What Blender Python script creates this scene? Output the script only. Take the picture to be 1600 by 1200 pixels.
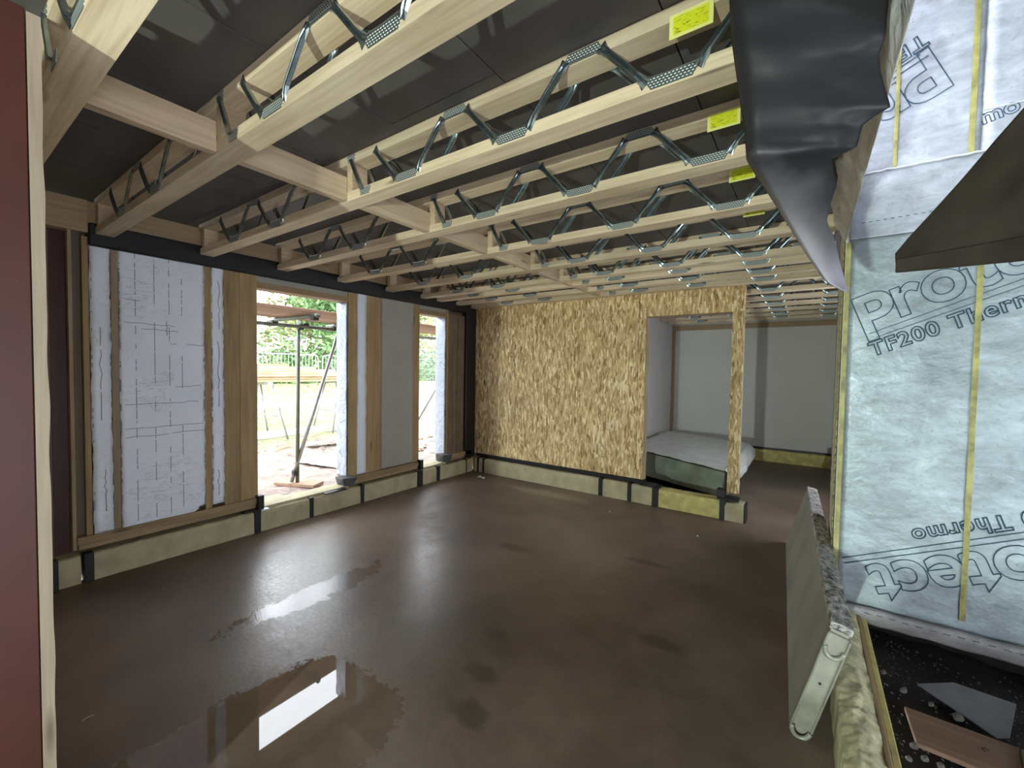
import bpy, bmesh, math, random
from mathutils import Vector, Matrix
random.seed(7)
for o in list(bpy.data.objects): bpy.data.objects.remove(o)
COL = bpy.context.scene.collection
SC = bpy.context.scene

# ------------------------------------------------------------------ camera
CAMH = 1.5
cd = bpy.data.cameras.new('camera'); cam = bpy.data.objects.new('camera', cd); COL.objects.link(cam)
cd.sensor_fit = 'HORIZONTAL'; cd.sensor_width = 36.0; cd.lens = 660.0/1600*36
cd.clip_start = 0.02; cd.clip_end = 300
YA, PI_, RO = math.radians(34.917), math.radians(-1.963), math.radians(-0.888)
R = Matrix.Rotation(YA, 3, 'Z') @ Matrix.Rotation(PI_, 3, 'X') @ Matrix.Rotation(RO, 3, 'Y')
BL = Matrix(((1, 0, 0), (0, 0, -1), (0, 1, 0)))      # camera looks along +Y in R's frame
cam.matrix_world = Matrix.Translation((0, 0, CAMH)) @ (R @ BL).to_4x4()
SC.camera = cam

# ------------------------------------------------------------------ world: overcast sky
w = bpy.data.worlds.new('overcast'); SC.world = w; w.use_nodes = True
wn = w.node_tree.nodes; wl = w.node_tree.links
bg = wn['Background']
tc = wn.new('ShaderNodeTexCoord'); sep = wn.new('ShaderNodeSeparateXYZ'); cr = wn.new('ShaderNodeValToRGB')
wl.new(tc.outputs['Generated'], sep.inputs[0]); wl.new(sep.outputs['Z'], cr.inputs[0])
cr.color_ramp.elements[0].color = (0.70, 0.76, 0.85, 1); cr.color_ramp.elements[1].color = (0.93, 0.97, 1.0, 1)
wl.new(cr.outputs[0], bg.inputs['Color']); bg.inputs['Strength'].default_value = 8.5

# ------------------------------------------------------------------ lamp: site flood light standing on the floor behind the photographer
ld = bpy.data.lights.new('site_flood_light', 'SPOT'); ld.spot_size = math.radians(150); ld.spot_blend = .5; ld.energy = 540; ld.color = (0.86, 1.0, 0.90)
ld.shadow_soft_size = 0.035
lamp = bpy.data.objects.new('site_flood_light', ld); COL.objects.link(lamp); lamp.location = (-0.46, -2.5, 0.85); lamp.rotation_euler = (math.radians(98), 0, math.radians(-4))

SC.view_settings.view_transform = 'Standard'; SC.view_settings.look = 'None'
SC.view_settings.exposure = 0.0; SC.view_settings.gamma = 1.0; SC.view_settings.use_curve_mapping = False
try:
    SC.cycles.max_bounces = 8; SC.cycles.diffuse_bounces = 5; SC.cycles.sample_clamp_indirect = 4
except Exception: pass

# ------------------------------------------------------------------ pixel -> world helpers (only used to look up real positions)
def ray(px, py): return R @ Vector((px-800, 660.0, 600-py))
def at(px, py, ax, val):
    d = ray(px, py); c = Vector((0, 0, CAMH)); t = (val-c[ax])/d[ax]; return c+d*t

# ------------------------------------------------------------------ mesh helpers
class MB:
    def __init__(s): s.v = []; s.f = []; s.m = []
    def add(s, vs, fs, mi=0):
        b = len(s.v); s.v += [tuple(x) for x in vs]; s.f += [tuple(b+i for i in f) for f in fs]; s.m += [mi]*len(fs); return s
    def box(s, x0, x1, y0, y1, z0, z1, mi=0):
        vs = [(x, y, z) for z in (z0, z1) for y in (y0, y1) for x in (x0, x1)]
        return s.add(vs, [(0, 2, 3, 1), (4, 5, 7, 6), (0, 1, 5, 4), (2, 6, 7, 3), (0, 4, 6, 2), (1, 3, 7, 5)], mi)
    def hexa(s, p, mi=0):      # p: 4 bottom ccw + 4 top
        return s.add(p, [(3, 2, 1, 0), (4, 5, 6, 7), (0, 1, 5, 4), (1, 2, 6, 5), (2, 3, 7, 6), (3, 0, 4, 7)], mi)
    def prism(s, poly, d, mi=0):  # poly 3d loop, extrude by vector d
        n = len(poly); d = Vector(d); a = [Vector(p) for p in poly]; b = [p+d for p in a]
        return s.add(a+b, [tuple(range(n-1, -1, -1)), tuple(range(n, 2*n))]+[(i, (i+1) % n, n+(i+1) % n, n+i) for i in range(n)], mi)
    def tube(s, pts, r, n=8, mi=0, caps=True):
        pts = [Vector(p) for p in pts]; rings = []
        for i, p in enumerate(pts):
            a = pts[max(i-1, 0)]; b = pts[min(i+1, len(pts)-1)]; t = (b-a).normalized()
            u = t.orthogonal().normalized()
            if rings: 
                u = (pu - t*pu.dot(t)).normalized()
            pu = u; v = t.cross(u)
            rr = r[i] if isinstance(r, (list, tuple)) else r
            rings.append([p+u*math.cos(k*2*math.pi/n)*rr+v*math.sin(k*2*math.pi/n)*rr for k in range(n)])
        vs = [q for g in rings for q in g]; fs = []
        for i in range(len(rings)-1):
            for k in range(n):
                fs.append((i*n+k, i*n+(k+1) % n, (i+1)*n+(k+1) % n, (i+1)*n+k))
        if caps: fs += [tuple(range(n-1, -1, -1)), tuple((len(rings)-1)*n+k for k in range(n))]
        return s.add(vs, fs, mi)
    def grid(s, nu, nv, fn, mi=0):
        vs = [fn(i/(nu-1), j/(nv-1)) for j in range(nv) for i in range(nu)]
        return s.add(vs, [(j*nu+i, j*nu+i+1, (j+1)*nu+i+1, (j+1)*nu+i) for j in range(nv-1) for i in range(nu-1)], mi)
    def mesh(s, name, mats, bevel=0, smooth=False):
        me = bpy.data.meshes.new(name); me.from_pydata(s.v, [], s.f)
        if not isinstance(mats, (list, tuple)): mats = [mats]
        for m in mats: me.materials.append(m)
        if len(mats) > 1: me.polygons.foreach_set('material_index', s.m)
        bm = bmesh.new(); bm.from_mesh(me)
        bmesh.ops.recalc_face_normals(bm, faces=bm.faces)
        if bevel: bmesh.ops.bevel(bm, geom=list(bm.edges), offset=bevel, segments=1, affect='EDGES', profile=.5)
        bm.to_mesh(me); bm.free()
        if smooth: me.polygons.foreach_set('use_smooth', [True]*len(me.polygons))
        me.update(); return me
    def build(s, name, mats, parent=None, bevel=0, smooth=False, **kw):
        return link(name, s.mesh(name, mats, bevel, smooth), parent, **kw)
def link(name, me, parent=None, loc=None, label=None, cat=None, group=None, kind=None):
    o = bpy.data.objects.new(name, me); COL.objects.link(o)
    if parent: o.parent = parent
    if loc is not None: o.location = loc
    return tag(o, label, cat, group, kind)
def tag(o, label=None, cat=None, group=None, kind=None):
    if label: o['label'] = label
    if cat: o['category'] = cat
    if group: o['group'] = group
    if kind: o['kind'] = kind
    return o
def empty(name, loc=(0, 0, 0), **kw):
    o = bpy.data.objects.new(name, None); COL.objects.link(o); o.location = loc; o.empty_display_size = .05
    return tag(o, **kw)
def solidify(o, t, off=0):
    m = o.modifiers.new('thickness', 'SOLIDIFY'); m.thickness = t; m.offset = off; return o
def dup(root, loc):
    r = root.copy(); COL.objects.link(r); r.location = loc
    for ch in list(root.children):
        c = ch.copy(); COL.objects.link(c); c.parent = r
    return r
from mathutils import noise as NZ
def nz(x, y, z=0, s=1): return NZ.noise(Vector((x*s, y*s, z*s)))

# ------------------------------------------------------------------ materials
def new_mat(name):
    m = bpy.data.materials.new(name); m.use_nodes = True; nt = m.node_tree
    return m, nt, nt.nodes['Principled BSDF']
def N(nt, t, **kw):
    n = nt.nodes.new(t)
    for k, v in kw.items():
        if k.startswith('i_'): n.inputs[k[2:]].default_value = v
        else: setattr(n, k, v)
    return n
def coords(nt, scale=(1, 1, 1), rnd=True, space='Object'):
    t = N(nt, 'ShaderNodeTexCoord'); mp = N(nt, 'ShaderNodeMapping'); mp.inputs['Scale'].default_value = scale
    nt.links.new(t.outputs[space], mp.inputs['Vector'])
    if rnd:
        oi = N(nt, 'ShaderNodeObjectInfo'); mu = N(nt, 'ShaderNodeMath', operation='MULTIPLY'); mu.inputs[1].default_value = 37.0
        nt.links.new(oi.outputs['Random'], mu.inputs[0]); nt.links.new(mu.outputs[0], mp.inputs['Location'])
    return mp.outputs[0]
def ramp(nt, src, stops):
    r = N(nt, 'ShaderNodeValToRGB'); e = r.color_ramp.elements
    while len(e) < len(stops): e.new(.5)
    for k, (p, c) in enumerate(stops):
        e[k].position = p; e[k].color = (c[0], c[1], c[2], 1) if isinstance(c, (tuple, list)) else (c, c, c, 1)
    nt.links.new(src, r.inputs[0]); return r.outputs[0]
def noise_(nt, vec, scale, detail=4, rough=.55, dist=0):
    n = N(nt, 'ShaderNodeTexNoise'); n.inputs['Scale'].default_value = scale; n.inputs['Detail'].default_value = detail
    n.inputs['Roughness'].default_value = rough; n.inputs['Distortion'].default_value = dist
    nt.links.new(vec, n.inputs['Vector']); return n.outputs['Fac']
def mix(nt, f, a, b, mode='MIX'):
    m = N(nt, 'ShaderNodeMix', data_type='RGBA', blend_type=mode)
    for s, v in ((m.inputs[0], f), (m.inputs[6], a), (m.inputs[7], b)):
        if isinstance(v, (int, float)): s.default_value = v if s.type == 'VALUE' else (v, v, v, 1)
        elif isinstance(v, (tuple, list)): s.default_value = (v[0], v[1], v[2], 1)
        else: nt.links.new(v, s)
    return m.outputs[2]
def math_(nt, op, a, b=None, c=None, clamp=False):
    m = N(nt, 'ShaderNodeMath', operation=op, use_clamp=clamp)
    for i, v in enumerate((a, b, c)):
        if v is None: continue
        if isinstance(v, (int, float)): m.inputs[i].default_value = v
        else: nt.links.new(v, m.inputs[i])
    return m.outputs[0]
def bump(nt, bs, h, strength=.4, dist=.01):
    b = N(nt, 'ShaderNodeBump'); b.inputs['Strength'].default_value = strength; b.inputs['Distance'].default_value = dist
    nt.links.new(h, b.inputs['Height']); nt.links.new(b.outputs[0], bs.inputs['Normal'])
def simple(name, col, rough=.6, metal=0, var=.15, scale=6, bstr=.2, bscale=40, spec=.5):
    m, nt, bs = new_mat(name); v = coords(nt)
    f = noise_(nt, v, scale, 5)
    c = ramp(nt, f, [(.3, tuple(x*(1-var) for x in col)), (.7, tuple(min(1, x*(1+var)) for x in col))])
    nt.links.new(c, bs.inputs['Base Color']); bs.inputs['Roughness'].default_value = rough; bs.inputs['Metallic'].default_value = metal
    bs.inputs['Specular IOR Level'].default_value = spec
    if bstr: bump(nt, bs, noise_(nt, v, bscale, 3), bstr, .003)
    return m
def wood(name, c0, c1, axis='X', rough=.65, knots=True, wet=None):
    m, nt, bs = new_mat(name)
    sc = {'X': (1.2, 26, 26), 'Y': (26, 1.2, 26), 'Z': (26, 26, 1.2)}[axis]
    v = coords(nt, sc); g = noise_(nt, v, 1.6, 6, .6, .6)
    v2 = coords(nt, tuple(1 if s < 5 else 3.2 for s in sc)); g2 = noise_(nt, v2, 2.2, 2)
    f = math_(nt, 'ADD', math_(nt, 'MULTIPLY', g, .6), math_(nt, 'MULTIPLY', g2, .4))
    c = ramp(nt, f, [(.30, c0), (.62, c1)])
    if knots:
        v3 = coords(nt, tuple(1.6 if s < 5 else 9 for s in sc)); vo = N(nt, 'ShaderNodeTexVoronoi'); vo.inputs['Scale'].default_value = 1.0
        nt.links.new(v3, vo.inputs['Vector']); k = ramp(nt, vo.outputs['Distance'], [(.04, 1.0), (.13, 0.0)])
        c = mix(nt, math_(nt, 'MULTIPLY', k, .75), c, tuple(x*.32 for x in c0))
    if wet:
        v4 = coords(nt, (1, 1, 1)); k = ramp(nt, noise_(nt, v4, 3, 4), [(.5, 0.0), (.62, 1.0)]); c = mix(nt, math_(nt, 'MULTIPLY', k, .6), c, wet)
    oi = N(nt, 'ShaderNodeObjectInfo'); hv = math_(nt, 'MULTIPLY_ADD', oi.outputs['Random'], .3, .85)
    c = mix(nt, 1.0, c, hv, 'MULTIPLY')
    nt.links.new(c, bs.inputs['Base Color']); bs.inputs['Roughness'].default_value = rough
    bump(nt, bs, g, .25, .002); return m

M = {}
M['joist'] = wood('joist timber', (.50, .37, .22), (.80, .66, .46), 'X', .6)
M['stud'] = wood('stud timber', (.235, .15, .066), (.42, .285, .135), 'Z', .65)
M['stud_pale'] = wood('pale stud timber', (.24, .175, .105), (.38, .29, .18), 'Z', .65)
M['plate_y'] = wood('sole plate timber', (.24, .155, .075), (.42, .29, .16), 'Y', .65)
M['rim'] = wood('rim timber', (.34, .22, .12), (.50, .36, .22), 'Y', .7)
M['strong'] = wood('strongback timber', (.40, .28, .17), (.64, .49, .33), 'Y', .65)
M['plank'] = wood('scaffold plank timber', (.26, .15, .10), (.46, .30, .20), 'Y', .8)
M['newplank'] = wood('fresh sawn planks', (.34, .20, .09), (.66, .47, .27), 'Y', .7)
M['deck'] = simple('dark grey deck board facing', (.098, .090, .084), .55, 0, .2, 3, .1, 60)
M['black'] = simple('black damp proof membrane', (.012, .012, .014), .42, 0, .3, 8, .3, 25)
M['strap'] = simple('black strap', (.012, .012, .013), .5, 0, .2, 8, .2, 40)
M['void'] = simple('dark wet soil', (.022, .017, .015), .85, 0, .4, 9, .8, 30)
M['steel_galv'] = simple('galvanised tube', (.42, .44, .44), .45, .7, .15, 12, .1, 60)
M['green_tube'] = simple('weathered scaffold tube', (.17, .19, .15), .55, .4, .25, 10, .1, 60)
M['white_sheet'] = simple('white sheet', (.75, .78, .82), .5, 0, .08, 5, .2, 20)
M['rust'] = simple('dark clamp', (.05, .045, .04), .7, .3, .3, 20, .3, 60)
M['grey_bracket'] = simple('grey cavity tray', (.085, .088, .095), .6, 0, .15, 10, .2, 40)

def red_mat(name, c, rough=.5):
    m, nt, bs = new_mat(name); v = coords(nt, (1, 1, 1), False)
    c1 = ramp(nt, noise_(nt, v, 4, 5), [(.3, tuple(x*.75 for x in c)), (.7, tuple(x*1.15 for x in c))])
    sc = ramp(nt, noise_(nt, coords(nt, (30, 30, 60), False), 1.2, 6, .7), [(.70, 0.0), (.76, 1.0)])
    c1 = mix(nt, math_(nt, 'MULTIPLY', sc, .35), c1, (.5, .28, .24))
    nt.links.new(c1, bs.inputs['Base Color']); bs.inputs['Roughness'].default_value = rough
    bump(nt, bs, noise_(nt, v, 80, 3), .08, .001); return m
M['red'] = red_mat('red oxide steel', (.062, .012, .006))

def osb_mat(name, wide=False):
    m, nt, bs = new_mat(name)
    cols = None; hts = None
    # layers of elongated flakes, each layer turned differently
    for k, (ang, sc) in enumerate(((.15, 1.0), (-.5, 1.15), (.75, .9), (-1.1, 1.2))):
        t = N(nt, 'ShaderNodeTexCoord'); mp = N(nt, 'ShaderNodeMapping')
        mp.inputs['Rotation'].default_value = (0, ang + (math.pi/2 if wide else 0), 0)
        mp.inputs['Scale'].default_value = (52*sc, 1.0, 12*sc); mp.inputs['Location'].default_value = (k*3.3, 0, k*7.1)
        # distort
        nzv = N(nt, 'ShaderNodeTexNoise'); nzv.inputs['Scale'].default_value = 5; nt.links.new(t.outputs['Object'], nzv.inputs['Vector'])
        ad = N(nt, 'ShaderNodeVectorMath', operation='MULTIPLY_ADD'); ad.inputs[1].default_value = (.045, 0, .045)
        nt.links.new(nzv.outputs['Color'], ad.inputs[0]); nt.links.new(t.outputs['Object'], ad.inputs[2]); nt.links.new(ad.outputs[0], mp.inputs['Vector'])
        vo = N(nt, 'ShaderNodeTexVoronoi'); vo.inputs['Scale'].default_value = 1; nt.links.new(mp.outputs[0], vo.inputs['Vector'])
        se = N(nt, 'ShaderNodeSeparateColor'); nt.links.new(vo.outputs['Color'], se.inputs[0])
        c = ramp(nt, se.outputs[0], [(0, (.24, .135, .045)), (.15, (.42, .27, .11)), (.5, (.58, .41, .19)), (.8, (.72, .55, .29)), (1, (.92, .77, .50))])
        if cols is None: cols = c; hts = se.outputs[1]
        else:
            sel = math_(nt, 'GREATER_THAN', se.outputs[2], .55+.06*k)
            cols = mix(nt, sel, cols, c); 
            hm = N(nt, 'ShaderNodeMix'); nt.links.new(sel, hm.inputs[0]); nt.links.new(hts, hm.inputs[2]); nt.links.new(se.outputs[1], hm.inputs[3]); hts = hm.outputs[0]
    v = coords(nt, (1, 1, 1), False); dk = ramp(nt, noise_(nt, v, 55, 3, .6), [(.66, 0.0), (.74, 1.0)])
    cols = mix(nt, math_(nt, 'MULTIPLY', dk, .6), cols, (.10, .05, .02))
    cols = mix(nt, 1, cols, ramp(nt, noise_(nt, v, 2.2, 3), [(.3, 1.0), (.7, 1.25)]), 'MULTIPLY')
    nt.links.new(cols, bs.inputs['Base Color']); bs.inputs['Roughness'].default_value = .55
    bump(nt, bs, hts, .35, .002); return m
M['osb'] = osb_mat('oriented strand board')
M['osb_h'] = osb_mat('oriented strand board laid sideways', True)

def foil_white(name, col=(.70, .74, .80), lines=True, rough=.42, axis='y'):
    m, nt, bs = new_mat(name); v = coords(nt, (1, 1, 1), False)
    c = ramp(nt, noise_(nt, v, 1.7, 4), [(.3, tuple(x*.9 for x in col)), (.7, col)])
    w1 = noise_(nt, coords(nt, (4, 2.2, 11), False), 2.5, 5, .6, 1.2)
    if lines:
        cre = ramp(nt, w1, [(.485, 0.0), (.497, 1.0), (.503, 1.0), (.515, 0.0)])
        msk = ramp(nt, noise_(nt, v, 3.1, 2), [(.56, 0.0), (.64, 1.0)])
        c = mix(nt, math_(nt, 'MULTIPLY', math_(nt, 'MULTIPLY', cre, msk), .55), c, (.22, .24, .27))
        c2 = ramp(nt, noise_(nt, coords(nt, (3, 9, 2.5), False), 2.0, 3, .5, 1.5), [(.493, 0.0), (.499, 1.0), (.502, 1.0), (.508, 0.0)])
        msk2 = ramp(nt, noise_(nt, v, 2.3, 1), [(.6, 0.0), (.66, 1.0)])
        c = mix(nt, math_(nt, 'MULTIPLY', math_(nt, 'MULTIPLY', c2, msk2), .6), c, (.2, .22, .25))
    if 'crumpled' in name:
        wv = math_(nt, 'FRACT', math_(nt, 'MULTIPLY', noise_(nt, v, 3.2, 1, .3), 14)); c = mix(nt, math_(nt, 'MULTIPLY', math_(nt, 'LESS_THAN', wv, .16), .5), c, (.16, .22, .32))
    nt.links.new(c, bs.inputs['Base Color']); bs.inputs['Roughness'].default_value = rough; bs.inputs['Metallic'].default_value = .1
    bump(nt, bs, w1, .5, .012); return m
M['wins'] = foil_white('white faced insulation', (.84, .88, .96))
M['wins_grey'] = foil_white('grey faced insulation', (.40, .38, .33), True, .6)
M['jamb'] = foil_white('white crumpled membrane', (.50, .54, .62), True, .4)

def foil_silver(name, col, metal=.55, rough=.33, bscale=3.5, bstr=.6):
    m, nt, bs = new_mat(name); v = coords(nt, (1, 1, 1), False)
    n1 = noise_(nt, v, 3, 6, .6); n2 = noise_(nt, v, 60, 3, .7)
    c = ramp(nt, n1, [(.3, tuple(x*.72 for x in col)), (.7, tuple(min(1, x*1.1) for x in col))])
    sp = ramp(nt, n2, [(.64, 0.0), (.72, 1.0)]); c = mix(nt, math_(nt, 'MULTIPLY', sp, .5), c, tuple(x*.3 for x in col))
    n3 = noise_(nt, coords(nt, (1, 1, 2.2), False), 7, 7, .7, .6); c = mix(nt, 1, c, ramp(nt, n3, [(.3, .66), (.7, 1.18)]), 'MULTIPLY')
    scr = ramp(nt, noise_(nt, coords(nt, (2.5, 1, 30), False), 1.3, 3, .6), [(.69, 0.0), (.71, 1.0)]); c = mix(nt, math_(nt, 'MULTIPLY', scr, .4), c, tuple(x*.35 for x in col))
    nt.links.new(c, bs.inputs['Base Color']); bs.inputs['Metallic'].default_value = metal
    nt.links.new(ramp(nt, n2, [(.3, rough-.06), (.7, rough+.12)]), bs.inputs['Roughness'])
    h = math_(nt, 'ADD', noise_(nt, v, bscale, 4, .5, .8), math_(nt, 'MULTIPLY', noise_(nt, v, 45, 2), .12))
    bump(nt, bs, h, bstr, .02); return m
M['silver'] = foil_silver('silver breather membrane', (.46, .54, .58), .4, .45)
M['silver_up'] = foil_silver('pale membrane', (.56, .60, .68), .2, .5, 2, .35)
M['crumple'] = foil_silver('crumpled foil', (.95, .97, 1.0), .0, .4, 7, 1.0)
M['silver_dirty'] = foil_silver('dirty membrane turn-up', (.38, .37, .38), .2, .55, 6, .8)
M['ink'] = simple('blue grey print', (.025, .08, .14), .5, 0, .1, 5, 0)
M['tape'] = simple('yellow green tape', (.40, .37, .13), .5, 0, .45, 14, .1, 60)
M['cream'] = simple('cream insulation edge', (.72, .70, .52), .6, 0, .12, 30, .3, 60)
M['yins'] = simple('yellow foam insulation', (.45, .40, .255), .75, 0, .18, 7, .5, 60)
M['foam_rough'] = simple('rough cream foam', (.62, .57, .36), .75, 0, .3, 22, 1.0, 45)
M['yins_clean'] = simple('bright yellow foam insulation', (.60, .52, .20), .75, 0, .25, 12, .5, 60)
def crust():
    m, nt, bs = new_mat('crusty pale edge'); v = coords(nt, (1, 1, 1), False); a = noise_(nt, coords(nt, (24, 13, 24), False), 1.5, 5, .7)
    c = ramp(nt, a, [(.36, (.05, .045, .04)), (.47, (.36, .35, .32)), (.6, (.62, .60, .57))]); nt.links.new(c, bs.inputs['Base Color']); bs.inputs['Roughness'].default_value = .75
    bump(nt, bs, a, 1.0, .008); return m
M['grey_foil'] = crust()
M['pir'] = simple('stained panel face', (.34, .33, .28), .5, 0, .25, 3, .15, 40)
M['metal_pale'] = simple('pale painted metal', (.34, .34, .28), .45, .2, .2, 15, .15, 50)
M['label'] = None
def label_mat():
    m, nt, bs = new_mat('yellow printed label'); t = N(nt, 'ShaderNodeTexCoord'); mp = N(nt, 'ShaderNodeMapping'); mp.inputs['Scale'].default_value = (8, 1, 60)
    nt.links.new(t.outputs['Object'], mp.inputs['Vector']); n = noise_(nt, mp.outputs[0], 5, 3, .7)
    k = ramp(nt, n, [(.56, 0.0), (.60, 1.0)])
    s2 = N(nt, 'ShaderNodeSeparateXYZ'); nt.links.new(t.outputs['Object'], s2.inputs[0])
    inx = math_(nt, 'LESS_THAN', math_(nt, 'ABSOLUTE', s2.outputs[0]), .05); inz = math_(nt, 'LESS_THAN', math_(nt, 'ABSOLUTE', s2.outputs[2]), .026)
    msk = math_(nt, 'MULTIPLY', inx, inz)
    c = mix(nt, msk, (.80, .80, .25), (.72, .74, .02)); c = mix(nt, math_(nt, 'MULTIPLY', math_(nt, 'MULTIPLY', k, msk), .75), c, (.08, .08, .02))
    nt.links.new(c, bs.inputs['Base Color']); bs.inputs['Roughness'].default_value = .45; return m
M['label'] = label_mat()
def web_mat():
    m, nt, bs = new_mat('galvanised pressed steel'); t = N(nt, 'ShaderNodeTexCoord')
    sx = N(nt, 'ShaderNodeSeparateXYZ'); nt.links.new(t.outputs['Object'], sx.inputs[0])
    n = noise_(nt, t.outputs['Object'], 14, 3)
    c = ramp(nt, n, [(.3, (.22, .27, .29)), (.7, (.48, .55, .57))])
    nt.links.new(c, bs.inputs['Base Color']); bs.inputs['Metallic'].default_value = .95; bs.inputs['Roughness'].default_value = .27
    return m
M['web'] = web_mat()
def plate_mat():   # nail plate with rows of punched slots
    m, nt, bs = new_mat('punched nail plate'); t = N(nt, 'ShaderNodeTexCoord'); sx = N(nt, 'ShaderNodeSeparateXYZ')
    nt.links.new(t.outputs['Object'], sx.inputs[0])
    row = math_(nt, 'FLOOR', math_(nt, 'DIVIDE', sx.outputs[2], .0085))
    xo = math_(nt, 'ADD', math_(nt, 'DIVIDE', sx.outputs[0], .0115), math_(nt, 'MULTIPLY', math_(nt, 'MODULO', math_(nt, 'ABSOLUTE', row), 2.0), .5))
    fx = math_(nt, 'ABSOLUTE', math_(nt, 'SUBTRACT', math_(nt, 'FRACT', xo), .5))
    fz = math_(nt, 'ABSOLUTE', math_(nt, 'SUBTRACT', math_(nt, 'FRACT', math_(nt, 'DIVIDE', sx.outputs[2], .0085)), .5))
    k = math_(nt, 'MULTIPLY', math_(nt, 'LESS_THAN', fx, .27), math_(nt, 'LESS_THAN', fz, .20))
    c = mix(nt, k, (.20, .25, .26), (.88, .90, .82)); nt.links.new(c, bs.inputs['Base Color'])
    nt.links.new(math_(nt, 'SUBTRACT', .8, math_(nt, 'MULTIPLY', k, .8)), bs.inputs['Metallic']); bs.inputs['Roughness'].default_value = .4
    bump(nt, bs, k, .5, .002); return m
M['plate'] = plate_mat()

def floor_mat():
    m, nt, bs = new_mat('wet muddy concrete screed'); v = coords(nt, (1, 1, 1), False)
    big = noise_(nt, v, .75, 3, .5, .2); fine = noise_(nt, v, 7, 8, .65, .3); sp = noise_(nt, v, 45, 4, .7)
    c = ramp(nt, big, [(.34, (.070, .046, .032)), (.5, (.160, .114, .085)), (.66, (.27, .205, .160))])
    c = mix(nt, .35, c, ramp(nt, fine, [(.3, (.07, .047, .034)), (.7, (.22, .165, .13))]))
    c = mix(nt, math_(nt, 'MULTIPLY', ramp(nt, sp, [(.62, 0.0), (.72, 1.0)]), .25), c, (.035, .02, .014))
    # paler patch near the strand board wall
    s = N(nt, 'ShaderNodeSeparateXYZ'); nt.links.new(v, s.inputs[0])
    def blob(cx, cy, rx, ry, soft=.5, na=1.3, box=False):
        dx = math_(nt, 'DIVIDE', math_(nt, 'SUBTRACT', s.outputs[0], cx), rx); dy = math_(nt, 'DIVIDE', math_(nt, 'SUBTRACT', s.outputs[1], cy), ry)
        if box: dx = math_(nt, 'MULTIPLY', dx, dx); dy = math_(nt, 'MULTIPLY', dy, dy)
        d = math_(nt, 'SQRT', math_(nt, 'ADD', math_(nt, 'MULTIPLY', dx, dx), math_(nt, 'MULTIPLY', dy, dy)))
        d = math_(nt, 'ADD', d, math_(nt, 'MULTIPLY', math_(nt, 'SUBTRACT', fine, .5), na)); d = math_(nt, 'ADD', d, math_(nt, 'MULTIPLY', math_(nt, 'SUBTRACT', sp, .5), .5))
        return ramp(nt, d, [(1-soft*.5, 1.0), (min(1, 1+soft*.5), 0.0)]) if soft < 1 else ramp(nt, math_(nt, 'MULTIPLY', d, .6), [(.3, 1.0), (.75, 0.0)])
    pale = blob(-2.55, 4.42, .55, .12, 1.0); c = mix(nt, math_(nt, 'MULTIPLY', pale, .5), c, (.42, .35, .27))
    for (fx, fy, fa, fb) in ((-1.40, 1.89, .10, .06), (-1.29, 1.60, .11, .07), (-1.16, 1.38, .12, .08), (-.62, 2.35, .12, .07), (-2.0, 2.9, .16, .07), (-1.0, 3.3, .2, .06), (-.9, .95, .10, .2)):
        c = mix(nt, math_(nt, 'MULTIPLY', blob(fx, fy, fa, fb, .9, 1.6), .5), c, (.045, .028, .02))
    nt.links.new(c, bs.inputs['Base Color'])
    pud = blob(-1.70, .72, .38, .56, .05, .9, True)         # the mirror puddle
    pud2 = blob(-2.62, 1.55, .12, .5, .3, 2.4); damp = blob(-2.6, 1.75, 1.1, 1.0, 1.0, .6)
    r0 = ramp(nt, fine, [(.3, .42), (.7, .58)])
    rr = mix(nt, damp, r0, ramp(nt, sp, [(.35, .26), (.65, .36)]))
    rr = mix(nt, pud2, rr, .16); rr = mix(nt, pud, rr, .015)
    nt.links.new(rr, bs.inputs['Roughness']); nt.links.new(math_(nt, 'ADD', .4, math_(nt, 'MULTIPLY', math_(nt, 'MAXIMUM', damp, pud), .6)), bs.inputs['Specular IOR Level'])
    h = math_(nt, 'ADD', math_(nt, 'MULTIPLY', fine, .4), math_(nt, 'MULTIPLY', sp, .45))
    wet = math_(nt, 'MAXIMUM', pud, 0.0)
    b = N(nt, 'ShaderNodeBump'); b.inputs['Distance'].default_value = .006
    nt.links.new(math_(nt, 'MULTIPLY', math_(nt, 'SUBTRACT', 1.0, math_(nt, 'MAXIMUM', wet, math_(nt, 'MULTIPLY', damp, .25)), None, True), .4), b.inputs['Strength'])
    nt.links.new(h, b.inputs['Height']); nt.links.new(b.outputs[0], bs.inputs['Normal'])
    return m
M['floor'] = floor_mat()
def ground_mat():
    m, nt, bs = new_mat('churned muddy ground'); v = coords(nt, (1, 1, 1), False); s = N(nt, 'ShaderNodeSeparateXYZ'); nt.links.new(v, s.inputs[0])
    a = noise_(nt, v, 5, 8, .7, .5)
    mud = ramp(nt, a, [(.35, (.075, .05, .038)), (.5, (.21, .155, .125)), (.68, (.42, .34, .30))])
    gr = ramp(nt, noise_(nt, v, 9, 6, .7), [(.35, (.10, .13, .04)), (.65, (.36, .36, .17))])
    k = ramp(nt, math_(nt, 'ADD', math_(nt, 'MULTIPLY', s.outputs[0], -.1), math_(nt, 'MULTIPLY', math_(nt, 'SUBTRACT', a, .5), .5)), [(.85, 0.0), (.98, 1.0)])
    c = mix(nt, k, mud, gr); nt.links.new(c, bs.inputs['Base Color']); nt.links.new(ramp(nt, a, [(.35, .25), (.6, .8)]), bs.inputs['Roughness'])
    bump(nt, bs, a, .8, .05); return m
M['ground'] = ground_mat()
def leaf_mat(name, c0, c1):
    m, nt, bs = new_mat(name); v = coords(nt, (1, 1, 1), False)
    c = ramp(nt, noise_(nt, v, 1.8, 4), [(.35, c0), (.65, c1)]); nt.links.new(c, bs.inputs['Base Color']); bs.inputs['Roughness'].default_value = .6
    return m
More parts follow.
